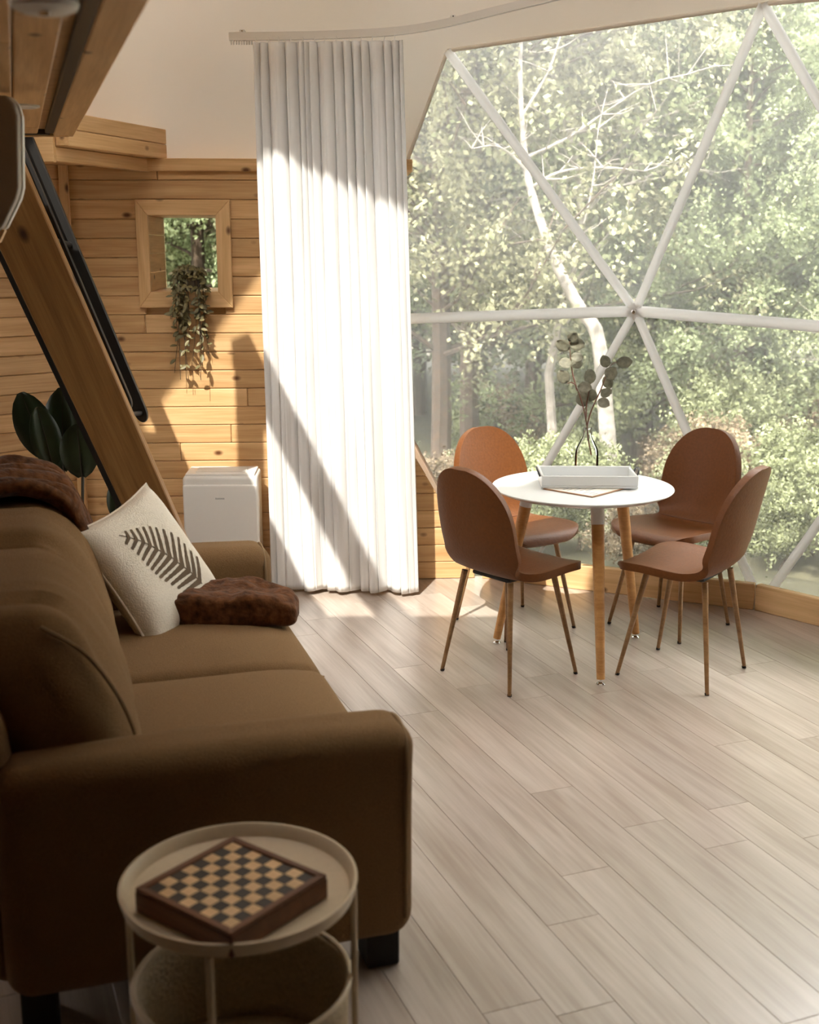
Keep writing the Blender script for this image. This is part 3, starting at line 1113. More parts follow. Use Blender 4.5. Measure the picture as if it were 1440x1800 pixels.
# fern: a stem with paired leaflets, laid just above the linen
fm = MB()
def fern_pt(a, b):
    p = pillow_pt(a, b, 1)
    return p + Vector((0, 0, 0.0016))
def fern_strip(p0, p1, w0, w1, n=8, rag=0.0):
    d = Vector((p1[0] - p0[0], p1[1] - p0[1]))
    nn = Vector((-d.y, d.x)).normalized()
    vs, fs = [], []
    for k in range(n + 1):
        t = k / n
        c = Vector(p0) + d * t
        w = (w0 * (1 - t) + w1 * t) * (1 + rag * math.sin(k * 3.1))
        for s in (-1, 1):
            q = c + nn * w * s
            vs.append(fern_pt(q.x, q.y))
    for k in range(n):
        fs.append((2 * k, 2 * k + 1, 2 * k + 3, 2 * k + 2))
    fm.add(vs, fs)
# stem goes from the tip (upper left of the cushion) to the lower right
tip, foot_ = Vector((-0.52, 0.62)), Vector((0.36, -0.62))
def stem_at(t):
    q = tip.lerp(foot_, t)
    return q + Vector((0.10, 0.06)) * math.sin(t * math.pi)
for k in range(14):
    fern_strip(stem_at(k / 14), stem_at((k + 1) / 14), 0.007 + 0.006 * k / 14, 0.007 + 0.006 * (k + 1) / 14, 2)
for k in range(12):
    t = 0.10 + 0.86 * k / 11
    c = stem_at(t)
    d = (stem_at(min(1, t + 0.02)) - stem_at(t - 0.02)).normalized()
    nn = Vector((-d.y, d.x))
    ln = 0.07 + 0.44 * math.sin(min(1.0, t * 1.12) * math.pi * 0.62) ** 1.3
    for s in (-1, 1):
        e = c + (nn * s * 0.88 - d * 0.40).normalized() * ln * (0.9 if s > 0 else 1.0)
        e = Vector((max(-0.88, min(0.88, e.x)), max(-0.88, min(0.88, e.y))))
        fern_strip(c, e, 0.046 * (0.5 + t * 0.5), 0.020, 10, 0.35)
obj('fern_print', fm, 'fern_ink', pil)

# ------------------------------------------------------------------ fur throws
def lump(name, half, r, amp, freq, seed, n_in=16, droop=None):
    def fn(p, q):
        p = p.copy()
        v = Vector((p.x * freq + seed, p.y * freq, p.z * freq))
        d = noise.noise(v) * amp + noise.noise(v * 2.7) * amp * 0.45 + (abs(noise.noise(Vector((p.x * 4 + p.y * 9 + seed, p.y * 3, 2)))) - 0.25) * amp * 1.6
        p += Vector((q[0] * 0.4, q[1] * 0.4, 0.9 if q[2] > -0.2 else 0.0)) * d
        if droop:
            p = droop(p, q)
        return p
    return MB().rbox(half, r, n_in, 4, fn)
thr = tag(link('fur_throw', None), 'folded dark brown fur throw lying on the sofa seat beside the cushion', 'throw')
thr.location = (-0.585, 3.80, 0.468)
thr.rotation_euler = (0, 0, math.atan2(0.30, 0.954) - 0.20)
def dr(p, q):
    p.z += 0.035 * (1 - q[0] ** 2) * (q[2] > 0) + 0.05 * max(0, -q[0]) * (q[2] > 0)
    return p
obj('fold', lump('fold', (0.205, 0.125, 0.036), 0.032, 0.026, 8.0, 2.0, droop=dr).move((0.0, 0.0, 0.036)), 'fur', thr, smooth=True)

bt = tag(link('back_throw', None), 'brown fur throw draped over the far end of the sofa back', 'throw')
bt.matrix_basis = SO.matrix_world if False else Matrix.Translation((0.02, 2.50, 0)) @ Matrix.Rotation(math.atan2(0.30, 0.954), 4, 'Z')
prof = catmull([(-0.60, 0, 0.62), (-0.655, 0, 0.76), (-0.70, 0, 0.87), (-0.78, 0, 0.925), (-0.88, 0, 0.935), (-0.96, 0, 0.90), (-1.00, 0, 0.80), (-1.01, 0, 0.62), (-1.02, 0, 0.48)], 5)
def thr_fn(u, v):
    k = v * (len(prof) - 1)
    i0 = min(int(k), len(prof) - 2)
    p = prof[i0].lerp(prof[i0 + 1], k - i0)
    y = 1.33 + 0.47 * u + 0.05 * (1 - v) * (1 - u) - 0.10 * v * (1 - u)
    w = 0.018 * math.sin(u * 26 + v * 5 + 2.5 * noise.noise(Vector((u * 3, v * 3, 4)))) + 0.02 * noise.noise(Vector((u * 6, v * 6, 1)))
    return (p.x + w * 0.6, y, p.z + 0.03 + w * 0.7)
o = obj('drape', MB().grid(thr_fn, 30, 44), 'fur', bt, smooth=True)
solid(o, 0.03, 0)

# ------------------------------------------------------------------ side table with tray top and canvas basket
ST = root('side_table', 'round cream metal side table with a tray top and canvas basket below', 'side table', (-0.318, 2.028, 0))
RT = 0.217
obj('tray', MB().lathe([(0.0, 0.494), (RT - 0.012, 0.494), (RT - 0.002, 0.500), (RT + 0.004, 0.522), (RT + 0.004, 0.527), (RT - 0.001, 0.5275), (RT - 0.006, 0.522), (RT - 0.012, 0.503), (RT - 0.02, 0.500), (0.0, 0.500)], 72), 'cream_metal', ST, smooth=True)
for a in (2, -96, 178, 84):
    x, y = (RT - 0.004) * math.cos(R_(a)), (RT - 0.004) * math.sin(R_(a))
    obj('leg', MB().tube([(x * 1.0, y * 1.0, 0.0), (x, y, 0.5)], 0.0065, 10), 'cream_metal', ST, smooth=True)
    obj('leg_cap', MB().tube([(x, y, 0.0), (x, y, 0.012)], 0.009, 10), 'black_matte', ST, smooth=True)
for z in (0.318, 0.10):
    ring = [(0.204 * math.cos(2 * math.pi * k / 48), 0.204 * math.sin(2 * math.pi * k / 48), z) for k in range(49)]
    obj('ring', MB().tube(ring, 0.006, 8, caps=False), 'cream_metal', ST, smooth=True)
bk = obj('basket', MB().grid(lambda u, v: ((0.199 - 0.010 * (1 - v) + 0.003 * math.sin(u * 40)) * math.cos(2 * math.pi * u), (0.199 - 0.010 * (1 - v) + 0.003 * math.sin(u * 40)) * math.sin(2 * math.pi * u), 0.10 + 0.215 * v), 72, 6, wrap_u=True), 'canvas', ST, smooth=True)
solid(bk, 0.006)
obj('basket_floor', MB().lathe([(0.0, 0.098), (0.192, 0.098), (0.192, 0.108), (0.0, 0.108)], 48), 'canvas', ST)

# chess box on the tray
CB = root('chess_box', 'dark walnut chess box with inlaid checkered top on the side table', 'chess board', (-0.324, 1.980, 0.5005), R_(-37.3))
H = 0.1235
cbox = obj('box', MB().box((-H, -H, 0.0), (H, H, 0.040)), 'walnut', CB, bevel=0.003, seg=2)
for k in range(4):
    rim = MB().prism([(-H + 0.001, -H + 0.001), (H - 0.001, -H + 0.001), (H - 0.0155, -H + 0.0155), (-H + 0.0155, -H + 0.0155)], 0.040, 0.0475)
    o = obj('frame_rail', rim, 'walnut', CB, bevel=0.0015)
    o.rotation_euler = (0, 0, k * math.pi / 2)
SQ = (H - 0.016) * 2 / 8
for i in range(8):
    for j in range(8):
        light = (i + j) % 2 == 1
        key = 'sq_light' if light else 'sq_dark'
        if (key + '_me') not in M:
            M[key + '_me'] = MB().box((-SQ / 2 + 0.0003, -SQ / 2 + 0.0003, 0.0), (SQ / 2 - 0.0003, SQ / 2 - 0.0003, 0.004)).mesh('square', bevel=0.0004)
        o = link('square', M[key + '_me'], CB, M[key])
        o.location = ((i - 3.5) * SQ, (j - 3.5) * SQ, 0.0402)

# game set in the basket
GB = root('domino_case', 'open black case of game pieces lying in the basket of the side table', 'game case', (-0.26, 1.955, 0.1085), R_(38))
gb = obj('case', MB().box((-0.105, -0.045, 0), (0.105, 0.045, 0.010)).box((-0.105, -0.045, 0.0), (0.105, -0.040, 0.032)).box((-0.105, 0.040, 0.0), (0.105, 0.045, 0.032)).box((-0.105, -0.045, 0), (-0.100, 0.045, 0.032)).box((0.100, -0.045, 0), (0.105, 0.045, 0.032)), 'black_matte', GB)
for i in range(3):
    for j in range(2):
        o = obj('game_piece', MB().rbox((0.027, 0.014, 0.007), 0.005, 2, 2), 'cream_metal', GB, smooth=True)
        o.location = (-0.062 + i * 0.062, -0.018 + j * 0.036, 0.018)

# ------------------------------------------------------------------ dining table
DT = root('dining_table', 'round white dining table on three beech legs', 'table', (0.705, 4.775, 0))
TR = 0.368
obj('table_top', MB().lathe([(0.0, 0.702), (TR - 0.028, 0.702), (TR - 0.006, 0.712), (TR, 0.717), (TR - 0.001, 0.7205), (TR - 0.006, 0.722), (0.0, 0.722)], 96), 'white_paint', DT, smooth=True)
obj('under_frame', MB().lathe([(0.0, 0.684), (0.14, 0.684), (0.14, 0.702), (0.0, 0.702)], 32), 'white_paint', DT, smooth=True)
for a in (156, 277, 37):
    ca, sa = math.cos(R_(a)), math.sin(R_(a))
    def at(r, z):
        return (r * ca, r * sa, z)
    r0, r1 = 0.358, 0.225
    lg = obj('leg', MB().tube([at(r0, 0.022), at(r0 + (r1 - r0) * 0.88, 0.022 + 0.68 * 0.88)], [0.0165, 0.0255], 20), 'leg_wood', DT, smooth=True)
    obj('collar', MB().tube([at(r0 + (r1 - r0) * 0.875, 0.022 + 0.68 * 0.875), at(r1, 0.702)], [0.0262, 0.0268], 20), 'white_paint', lg, smooth=True)
    obj('glide', MB().lathe([(0.0, 0.0), (0.017, 0.0), (0.018, 0.004), (0.012, 0.009), (0.005, 0.011), (0.005, 0.024), (0.0, 0.024)], 20, at(r0, 0)), 'chrome', lg, smooth=True)

# ------------------------------------------------------------------ dining chairs
_cp = catmull([(0.225, 0, 0.418), (0.214, 0, 0.434), (0.185, 0, 0.446), (0.10, 0, 0.449), (0.0, 0, 0.443), (-0.080, 0, 0.440), (-0.138, 0, 0.455), (-0.182, 0, 0.497), (-0.210, 0, 0.568), (-0.229, 0, 0.65), (-0.250, 0, 0.745), (-0.268, 0, 0.820), (-0.279, 0, 0.868)], 10)
_cl = [0.0]
for _a, _b in zip(_cp, _cp[1:]):
    _cl.append(_cl[-1] + (_b - _a).length)
def ch_prof(v):
    d = v * _cl[-1]
    for k in range(len(_cp) - 1):
        if d <= _cl[k + 1] + 1e-9:
            return _cp[k].lerp(_cp[k + 1], (d - _cl[k]) / (_cl[k + 1] - _cl[k]))
    return _cp[-1].copy()
def ch_width(v, p):
    w = 0.222 - 0.010 * max(0.0, min(1.0, (v - 0.40) / 0.2))
    w *= 1 - 0.22 * math.exp(-((v - 0.47) / 0.085) ** 2)               # waist where seat turns into back
    if p.z > 0.56:                                                  # egg-shaped head of the back
        w = min(w, 0.197 * max(0.0, 1 - (max(0.0, p.z - 0.62) / 0.250) ** 2.3) ** (1 / 2.3))
    elif p.z > 0.50:
        w = min(w, 0.197)
    if p.x > 0.10:                                                  # rounded front corners of the seat
        w = 0.222 * max(0.0, 1 - ((p.x - 0.10) / 0.130) ** 3.2) ** (1 / 3.2)
    return w
def make_chair(label):
    c = root('dining_chair', label, 'chair', group='leatherette chairs round the dining table')
    n = 56
    def fn(u, v):
        e = 0.5 - 0.5 * math.cos(math.pi * v)                       # denser rows at both ends
        v = 0.35 * v + 0.65 * e
        p = ch_prof(v)
        t = u * 2 - 1
        w = ch_width(v, p)
        back = max(0.0, min(1.0, (v - 0.42) / 0.16))
        k = (w / 0.215) ** 2
        x = p.x + back * 0.050 * abs(t) ** 2.2 * k
        z = p.z + (1 - back) * 0.012 * abs(t) ** 2.5 * k
        return (x, t * w, z)
    sh = obj('shell', MB().grid(fn, 20, n), 'leather', c, smooth=True)
    solid(sh, 0.030, 0)
    rm = sh.modifiers.new('round', 'BEVEL')
    rm.width = 0.010
    rm.segments = 3
    rm.limit_method = 'ANGLE'
    rm.angle_limit = R_(50)
    # seam where seat meets back
    v = 0.47
    pts = [Vector(fn(k / 16, v)) + Vector((0.0125, 0, 0.0115)) for k in range(1, 16)]
    obj('seam', MB().tube(pts, 0.0022, 6), 'stitch', c, smooth=True)
    obj('seat_bracket', MB().rbox((0.105, 0.10, 0.008), 0.006, 2, 2).move((-0.01, 0, 0.421)), 'black_matte', c, smooth=True)
    for sx in (1, -1):
        for sy in (1, -1):
            top = (0.120 * sx - 0.01, 0.125 * sy, 0.425)
            bot = (0.190 * sx, 0.190 * sy, 0.004)
            lg = obj('leg', MB().tube([bot, top], [0.0078, 0.0125], 14), 'leg_dark', c, smooth=True)
            obj('foot_cap', MB().tube([(bot[0], bot[1], 0.0), (bot[0] - 0.002 * sx, bot[1] - 0.002 * sy, 0.010)], [0.0085, 0.0088], 14), 'black_matte', lg, smooth=True)
    return c
M['leg_dark'] = wood('walnut_leg', (0.20, 0.105, 0.042), (0.32, 0.18, 0.078), rough=0.35, knots=False, vary=0.05)
chair0 = make_chair('brown leatherette chair seen from behind, at the curtain side of the table')
spots = [((0.400, 4.557), 41, 'brown leatherette chair with its back turned, standing nearer the curtain'),
         ((1.097, 4.567), 143.5, 'brown leatherette chair with its back turned, standing away from the curtain'),
         ((0.478, 5.190), -58, 'sunlit orange-brown leatherette chair facing out, between table and curtain'),
         ((1.175, 5.180), -137, 'reddish brown leatherette chair facing out, behind the table by the clear window')]
for k, (p, a, lab) in enumerate(spots):
    o = chair0 if k == 0 else copy_tree(chair0)
    o.location = (p[0], p[1], 0)
    o.rotation_euler = (0, 0, R_(a))
    o['label'] = lab

# ------------------------------------------------------------------ on the table
TZ = 0.7225
BK = root('menu_board', 'thin brown-edged menu board lying under the white tray', 'menu board', (0.705, 4.705, TZ), R_(47))
obj('board', MB().box((-0.12, -0.12, 0), (0.12, 0.12, 0.004)), 'card_edge', BK, bevel=0.001)
obj('page', MB().box((-0.112, -0.112, 0.0041), (0.112, 0.112, 0.0048)), 'paper', BK)
pr_ = random.Random(4)
for k in range(9):
    x, y = -0.10 + 0.055 * pr_.random(), -0.10 + 0.02 * k
    obj('print', MB().box((x, y, 0.0049), (x + 0.03 + 0.05 * pr_.random(), y + 0.006, 0.0052)), 'grey_print', BK)
TRY = root('serving_tray', 'white rectangular serving tray with dark handle pins on the dining table', 'tray', (0.725, 4.795, TZ + 0.0055), R_(-1.5))
TW, TD, TH = 0.193, 0.105, 0.050
obj('tray_base', MB().box((-TW, -TD, 0), (TW, TD, 0.010)), 'white_paint', TRY, bevel=0.002)
for name, lo, hi in (('tray_side', (-TW, -TD, 0.0101), (TW, -TD + 0.010, TH)), ('tray_side', (-TW, TD - 0.010, 0.0101), (TW, TD, TH + 0.004)), ('tray_side', (-TW, -TD + 0.0101, 0.0101), (-TW + 0.010, TD - 0.0101, TH)), ('tray_side', (TW - 0.010, -TD + 0.0101, 0.0101), (TW, TD - 0.0101, TH))):
    obj(name, MB().box(lo, hi), 'white_paint', TRY, bevel=0.002)
for s in (-1, 1):
    x = s * (TW + 0.001)
    obj('handle', MB().tube(catmull([(x, -0.04, 0.036), (x + s * 0.010, -0.038, 0.058), (x + s * 0.012, 0, 0.066), (x + s * 0.010, 0.038, 0.058), (x, 0.04, 0.036)], 5), 0.0038, 8), 'black', TRY, smooth=True)
    obj('handle_pin', MB().rbox((0.004, 0.006, 0.007), 0.002, 1, 2).move((x, 0.04, 0.036)), 'black', TRY, smooth=True)

VX, VY = 0.752, 5.000
VS = root('glass_bottle_vase', 'clear glass bottle vase with a narrow neck behind the white tray', 'vase', (VX, VY, TZ))
vp = [(0.0, 0.0), (0.046, 0.0), (0.050, 0.006), (0.050, 0.090), (0.045, 0.118), (0.028, 0.150), (0.0165, 0.172), (0.0155, 0.196), (0.018, 0.203),
      (0.0150, 0.205), (0.0128, 0.196), (0.0138, 0.172), (0.0255, 0.148), (0.0425, 0.115), (0.0475, 0.090), (0.0475, 0.010), (0.0, 0.008)]
obj('bottle', MB().lathe(vp, 40), 'glass', VS, smooth=True)
obj('rim', MB().tube([(0.0165 * math.cos(2 * math.pi * k / 24), 0.0165 * math.sin(2 * math.pi * k / 24), 0.203) for k in range(25)], 0.0025, 8, caps=False), 'glass', VS, smooth=True)

EU = root('eucalyptus_sprig', 'eucalyptus sprig with round grey-green leaves standing in the glass bottle', 'sprig', (VX, VY, TZ + 0.055))
def loc_px(x, y, dy=0.0):
    """Offsets from the vase neck measured on the photograph, turned into metres at the vase's distance."""
    s = 5.10 / F_PX
    return Vector(((x - 1033) * s, dy, 0.155 - (y - 757) * s * 1.02))
stems = [[(1041, 806, 0), (1035, 780, 0.0), (1032, 757, 0), (1026, 730, 0), (1018, 704, 0.01), (1010, 685, 0.02), (1003, 660, 0.02), (1000, 632, 0.02), (998, 610, 0.02)],
         [(1032, 757, 0), (1036, 735, -0.01), (1044, 712, -0.02), (1052, 692, -0.03), (1060, 668, -0.03), (1067, 652, -0.03), (1078, 646, -0.03)],
         [(1030, 745, 0), (1031, 722, 0.02), (1035, 700, 0.03), (1037, 690, 0.04)],
         [(1010, 686, 0.02), (1002, 682, 0.0), (994, 684, -0.01)],
         [(1014, 697, 0.02), (1008, 672, 0.05), (1005, 655, 0.06)]]
for st in stems:
    P = catmull([loc_px(*q) for q in st], 4)
    obj('stem', MB().tube(P, [0.0034 * (1 - 0.6 * k / len(P)) for k in range(len(P))], 7), 'euc_stem', EU, smooth=True)
def leaf_mb(ln, wd, curl=0.15, n=6, stemlen=0.0):
    mb = MB()
    def fn(u, v):
        w = wd / 2 * (math.sin(math.pi * min(1, v * 0.97 + 0.015)) ** 0.55)
        t = u * 2 - 1
        return (v * ln, t * w, -curl * ln * (v - 0.3) ** 2 + 0.10 * wd * t * t)
    mb.grid(fn, 4, n)
    return mb
euc = [((991, 622), (999, 626), 0.02), ((1017, 640), (1002, 640), 0.02), ((994, 651), (1002, 654), 0.0), ((1020, 650), (1004, 656), 0.05), ((985, 668), (996, 682), 0.0),
       ((1036, 668), (1035, 686), 0.03), ((1066, 664), (1060, 672), -0.04), ((1062, 678), (1058, 672), -0.01), ((1090, 646), (1077, 647), -0.03), ((1062, 698), (1052, 692), -0.04),
       ((1062, 717), (1048, 712), -0.02), ((1042, 706), (1050, 708), 0.03), ((1024, 690), (1014, 690), 0.0), ((1012, 618), (1000, 620), 0.03), ((1058, 644), (1064, 656), 0.0), ((1026, 715), (1030, 724), 0.03), ((1004, 606), (999, 614), 0.02)]
er = random.Random(9)
for k, (tipp, base, dy) in enumerate(euc):
    a, b = loc_px(base[0], base[1], dy), loc_px(tipp[0], tipp[1], dy + er.uniform(-0.02, 0.02))
    d = (b - a).normalized()
    side = Vector((er.uniform(-0.3, 0.3), -1, er.uniform(-0.5, 0.5)))
    nrm = (side - d * side.dot(d)).normalized()
    ln = 0.052 + er.random() * 0.014
    if k % 5 == 2:
        nrm = (nrm + Vector((0, 0, 0.9))).normalized()
        nrm = (nrm - d * nrm.dot(d)).normalized()
    o = obj('leaf', leaf_mb(ln, ln * 0.86, 0.2), 'euc_leaf', EU, smooth=True, mtx=frame(a, d, nrm.cross(d), nrm))
    solid(o, 0.0007)

# ------------------------------------------------------------------ curtain and its track
CT = root('curtain', 'tall white pinch-pleated curtain hanging at the side of the clear window', 'curtain', (-0.33, 5.66, 0.0))
cn = lambda x, y=0, z=0: noise.noise(Vector((x, y, z)))
def cur(u, v):
    """u along the rail, v from the heading (0) to the hem (1)"""
    x0, x1 = -0.700 + 0.016 * v, -0.030 + 0.076 * v
    y0, y1 = 5.655 + 0.03 * v, 5.600 + 0.035 * v
    ph = u * 15.5 + 0.75 * cn(u * 5.0, 0.3) + 0.45 * cn(u * 11, 7.7) + 0.30 * v * cn(u * 4, v * 1.5, 3.3)
    k = int(math.floor(ph))
    w = 0.55 + 0.9 * (0.5 + 0.5 * cn(k * 3.7, 2.2)) * (1 - 0.35 * v)
    fold = abs(math.sin(math.pi * ph)) ** 0.62                       # rounded ridges, narrow creases
    head = max(0.0, 1 - v / 0.05)
    amp = ((0.046 - 0.018 * min(1.0, v / 0.45)) * (1 - head) + 0.034 * head) * w
    ph2 = u * 4.6 + 0.5 * cn(u * 3, 9.1)
    big = math.sin(2 * math.pi * ph2) * 0.026 * v
    side = math.cos(2 * math.pi * ph) * 0.007 * (1 - 0.5 * head)
    small = 0.004 * cn(u * 60, v * 6, 2.0) * (1 - head)
    # the pleat tape pinches the cloth a little below the heading
    pinch = math.exp(-((v - 0.055) / 0.010) ** 2) * 0.012 * (0.5 + 0.5 * math.cos(2 * math.pi * ph / 3))
    x = x0 + (x1 - x0) * u + side
    y = y0 + (y1 - y0) * u - amp * fold + 0.012 - big + small + pinch
    z = 2.560 - v * (2.560 - 0.018 - 0.010 * cn(u * 8, 1.1))
    return (x + 0.33, y - 5.66, z)
cp = obj('curtain_panel', MB().grid(cur, 420, 90), 'curtain', CT, smooth=True)
solid(cp, 0.0025)
for k in range(13):
    u = (k + 0.35) / 13
    p = Vector(cur(u, 0.0))
    obj('hook', MB().tube(catmull([p + Vector((0, 0.0, -0.03)), p + Vector((0, 0, 0.0)), p + Vector((0.003, 0, 0.012)), p + Vector((0, 0.0, 0.020))], 3), 0.0022, 6), 'plastic_white', CT, smooth=True)

trk_pts = [(-0.805, 5.665, 2.587), (-0.55, 5.655, 2.588), (-0.28, 5.635, 2.592), (-0.03, 5.600, 2.602), (0.17, 5.555, 2.627), (0.36, 5.500, 2.662), (0.62, 5.405, 2.706), (1.0, 5.20, 2.755), (1.4, 4.90, 2.78)]
TK = root('curtain_track', 'white bendable curtain track fixed under the dome liner', 'curtain track', trk_pts[0])
rel = [Vector(p) - Vector(trk_pts[0]) for p in trk_pts]
path = catmull(rel, 8)
mb = MB()
vs, fs = [], []
for k, p in enumerate(path):
    t = (path[min(k + 1, len(path) - 1)] - path[max(k - 1, 0)]).normalized()
    n = Vector((-t.y, t.x, 0)).normalized()
    for a, z in ((-0.011, -0.017), (0.011, -0.017), (0.011, 0.017), (-0.011, 0.017)):
        vs.append(p + n * a + Vector((0, 0, z)))
for k in range(len(path) - 1):
    for a in range(4):
        b = (a + 1) % 4
        fs.append((k * 4 + a, k * 4 + b, k * 4 + 4 + b, k * 4 + 4 + a))
fs += [(3, 2, 1, 0), tuple(len(vs) - 4 + q for q in range(4))]
obj('rail', mb.add(vs, fs), 'plastic_white', TK)
for k in range(9):
    p = rel[0] + Vector((0.008 + k * 0.0115, 0.0, -0.025))
    obj('glider', MB().rbox((0.0028, 0.005, 0.009), 0.002, 1, 2).move(p), 'plastic_white', TK, smooth=True)
for q in (rel[0] + Vector((0.06, 0, 0.022)), rel[4] + Vector((0.02, 0, 0.024)), rel[6] + Vector((0, 0, 0.024))):
    br = obj('bracket', MB().box((-0.011, -0.012, -0.005), (0.011, 0.06, 0.006)).move(q), 'plastic_white', TK, bevel=0.002)
    obj('screw', MB().lathe([(0, 0), (0.004, 0), (0.003, 0.003), (0, 0.003)], 10).xf(Matrix.Translation(q + Vector((0, -0.012, 0))) @ Matrix.Rotation(R_(90), 4, 'X')), 'chrome', br)

# ------------------------------------------------------------------ portable air conditioner
AC = root('portable_air_conditioner', 'white portable air conditioner standing against the boarded wall', 'air conditioner', (-0.908, 5.70, 0), R_(2))
AH = 0.605
obj('body', MB().rbox((0.178, 0.115, (AH - 0.035) / 2), 0.018, 3, 3).move((0, 0, 0.035 + (AH - 0.035) / 2)), 'plastic_white', AC, smooth=True)
fp = obj('front_panel', MB().rbox((0.176, 0.010, 0.235), 0.008, 3, 2).move((0, -0.119, 0.330)), 'plastic_white', AC, smooth=True)
for k in range(7):
    obj('letter', MB().box((-0.021 + k * 0.0062, -0.1298, 0.496), (-0.0168 + k * 0.0062, -0.1291, 0.503 if k else 0.505)), 'grey_print', fp)
tp = obj('top_panel', MB().rbox((0.165, 0.10, 0.006), 0.004, 2, 2).move((0, 0, AH + 0.004)), 'plastic_white', AC, smooth=True)
for k in range(7):
    obj('louvre', MB().box((-0.12, -0.06 + k * 0.018, AH + 0.0101), (0.12, -0.052 + k * 0.018, AH + 0.014)), 'plastic_white', tp)
for sx in (-0.14, 0.14):
    for sy in (-0.08, 0.08):
        obj('caster', MB().tube([(sx - 0.012, sy, 0.0185), (sx + 0.012, sy, 0.0185)], 0.0185, 14), 'black_matte', AC, smooth=True)

# ------------------------------------------------------------------ stair to the loft
LD = root('loft_stair', 'steep pine stair stringer with black steel handrails leading up to the loft', 'stair', (-1.0, 4.75, 0))
lo_ = Vector((-1.0, 4.75, 0))
def stair_x(zv, side):
    """left and right edge of the stringer at height z, on the plane Y = 5.15"""
    if side < 0:
        return -1.591 + (1.660 - zv) * (0.401 / 0.971)
    return -1.396 + (1.757 - zv) * (0.476 / 1.247)
zt = 2.20
poly = [(stair_x(0, -1), 0.0), (stair_x(0, 1), 0.0), (stair_x(zt, 1), zt), (stair_x(zt, -1), zt)]
dv = Vector((stair_x(zt, 1) - stair_x(0, 1), 0, zt)).normalized()
c0 = Vector((stair_x(1.0, 0.5), 4.75, 1.0))
nv = Vector((0, -1, 0))
sv = nv.cross(dv)
loc = []
for x, z in poly:
    d = Vector((x, 4.75, z)) - c0
    loc.append((d.dot(dv), d.dot(sv)))
obj('stringer', MB().prism(loc, -0.05, 0.0), 'pine_shaded', LD, bevel=0.004, mtx=frame(c0 - lo_, dv, sv, nv))
# black strip along the stringer's lower left edge
a, b = Vector((stair_x(0, -1) - 0.006, 4.75, 0)), Vector((stair_x(zt, -1) - 0.006, 4.75, zt))
loc2 = []
for x, z in ((stair_x(0, -1) - 0.026, 0), (stair_x(0, -1) - 0.002, 0), (stair_x(zt, -1) - 0.002, zt), (stair_x(zt, -1) - 0.020, zt)):
    d = Vector((x, 4.75, z)) - c0
    loc2.append((d.dot(dv), d.dot(sv)))
obj('dark_edge_strip', MB().prism(loc2, -0.06, -0.004), 'black', LD, mtx=frame(c0 - lo_, dv, sv, nv))
def handrail(p_low, p_high, y, w, t, name='handrail'):
    a, b = Vector((p_low[0], y, p_low[1])), Vector((p_high[0], y, p_high[1]))
    d = (b - a).normalized()
    a = a - d * 0.0
    ln = (b - a).length
    nn = Vector((0, -1, 0))
    s = nn.cross(d)
    pts = []
    for k in range(9):                                              # rounded lower end
        an = math.pi / 2 + math.pi / 2 * k / 8
        pts.append((w * 1.2 * (1 + math.cos(an)), w / 2 + w * (math.sin(an) - 1) if False else w / 2 * math.sin(an)))
    prof_ = [(ln, -w / 2), (ln, w / 2)] + [(w * 0.9 * (1 - math.sin(math.pi * k / 10)), w / 2 * math.cos(math.pi * k / 10)) for k in range(11)]
    return obj(name, MB().prism(prof_, -t / 2, t / 2), 'black', LD, bevel=0.003, mtx=frame(a - lo_, d, s, nn))
def ext(p, q, z):
    t = (z - p[1]) / (q[1] - p[1])
    return (p[0] + (q[0] - p[0]) * t, z)
r1 = ((-1.172, 1.092), (-1.424, 1.769))
r2 = ((-1.148, 1.040), (-1.417, 1.772))
handrail(ext(*r1, 1.023), ext(*r1, 2.20), 4.87, 0.046, 0.022)
handrail(ext(*r2, 0.951), ext(*r2, 2.20), 5.00, 0.055, 0.022)
obj('rail_bracket', MB().tube([(-1.155 - lo_.x, 0.04, 1.01), (-1.13 - lo_.x, 0.25, 0.99)], 0.011, 10), 'black', LD, smooth=True)
obj('rail_bracket', MB().tube([(-1.40 - lo_.x, 0.04, 1.70), (-1.385 - lo_.x, 0.25, 1.68)], 0.011, 10), 'black', LD, smooth=True)

# ------------------------------------------------------------------ broad-leaved plant behind the sofa
PP = root('broad_leaf_plant', 'dark broad-leaved potted plant standing behind the sofa under the stair', 'potted plant', (-1.44, 5.04, 0))
pl = Vector((-1.44, 5.04, 0))
obj('pot', MB().lathe([(0.0, 0.0), (0.095, 0.0), (0.105, 0.02), (0.128, 0.24), (0.134, 0.25), (0.134, 0.265), (0.118, 0.265), (0.114, 0.235), (0.0, 0.235)], 36), 'pot', PP, smooth=True)
big = [((-1.532, 5.00, 0.794), (-1.619, 4.96, 1.079), 0.160, 0.25), ((-1.483, 5.04, 0.734), (-1.464, 5.02, 1.092), 0.175, -0.1), ((-1.412, 5.08, 0.709), (-1.344, 5.10, 1.042), 0.195, -0.35),
       ((-1.511, 4.98, 0.76), (-1.543, 4.93, 1.021), 0.13, 0.6), ((-1.278, 5.06, 0.524), (-1.265, 5.06, 0.692), 0.080, -0.2), ((-1.391, 4.99, 0.718), (-1.391, 4.95, 0.948), 0.16, 0.1)]
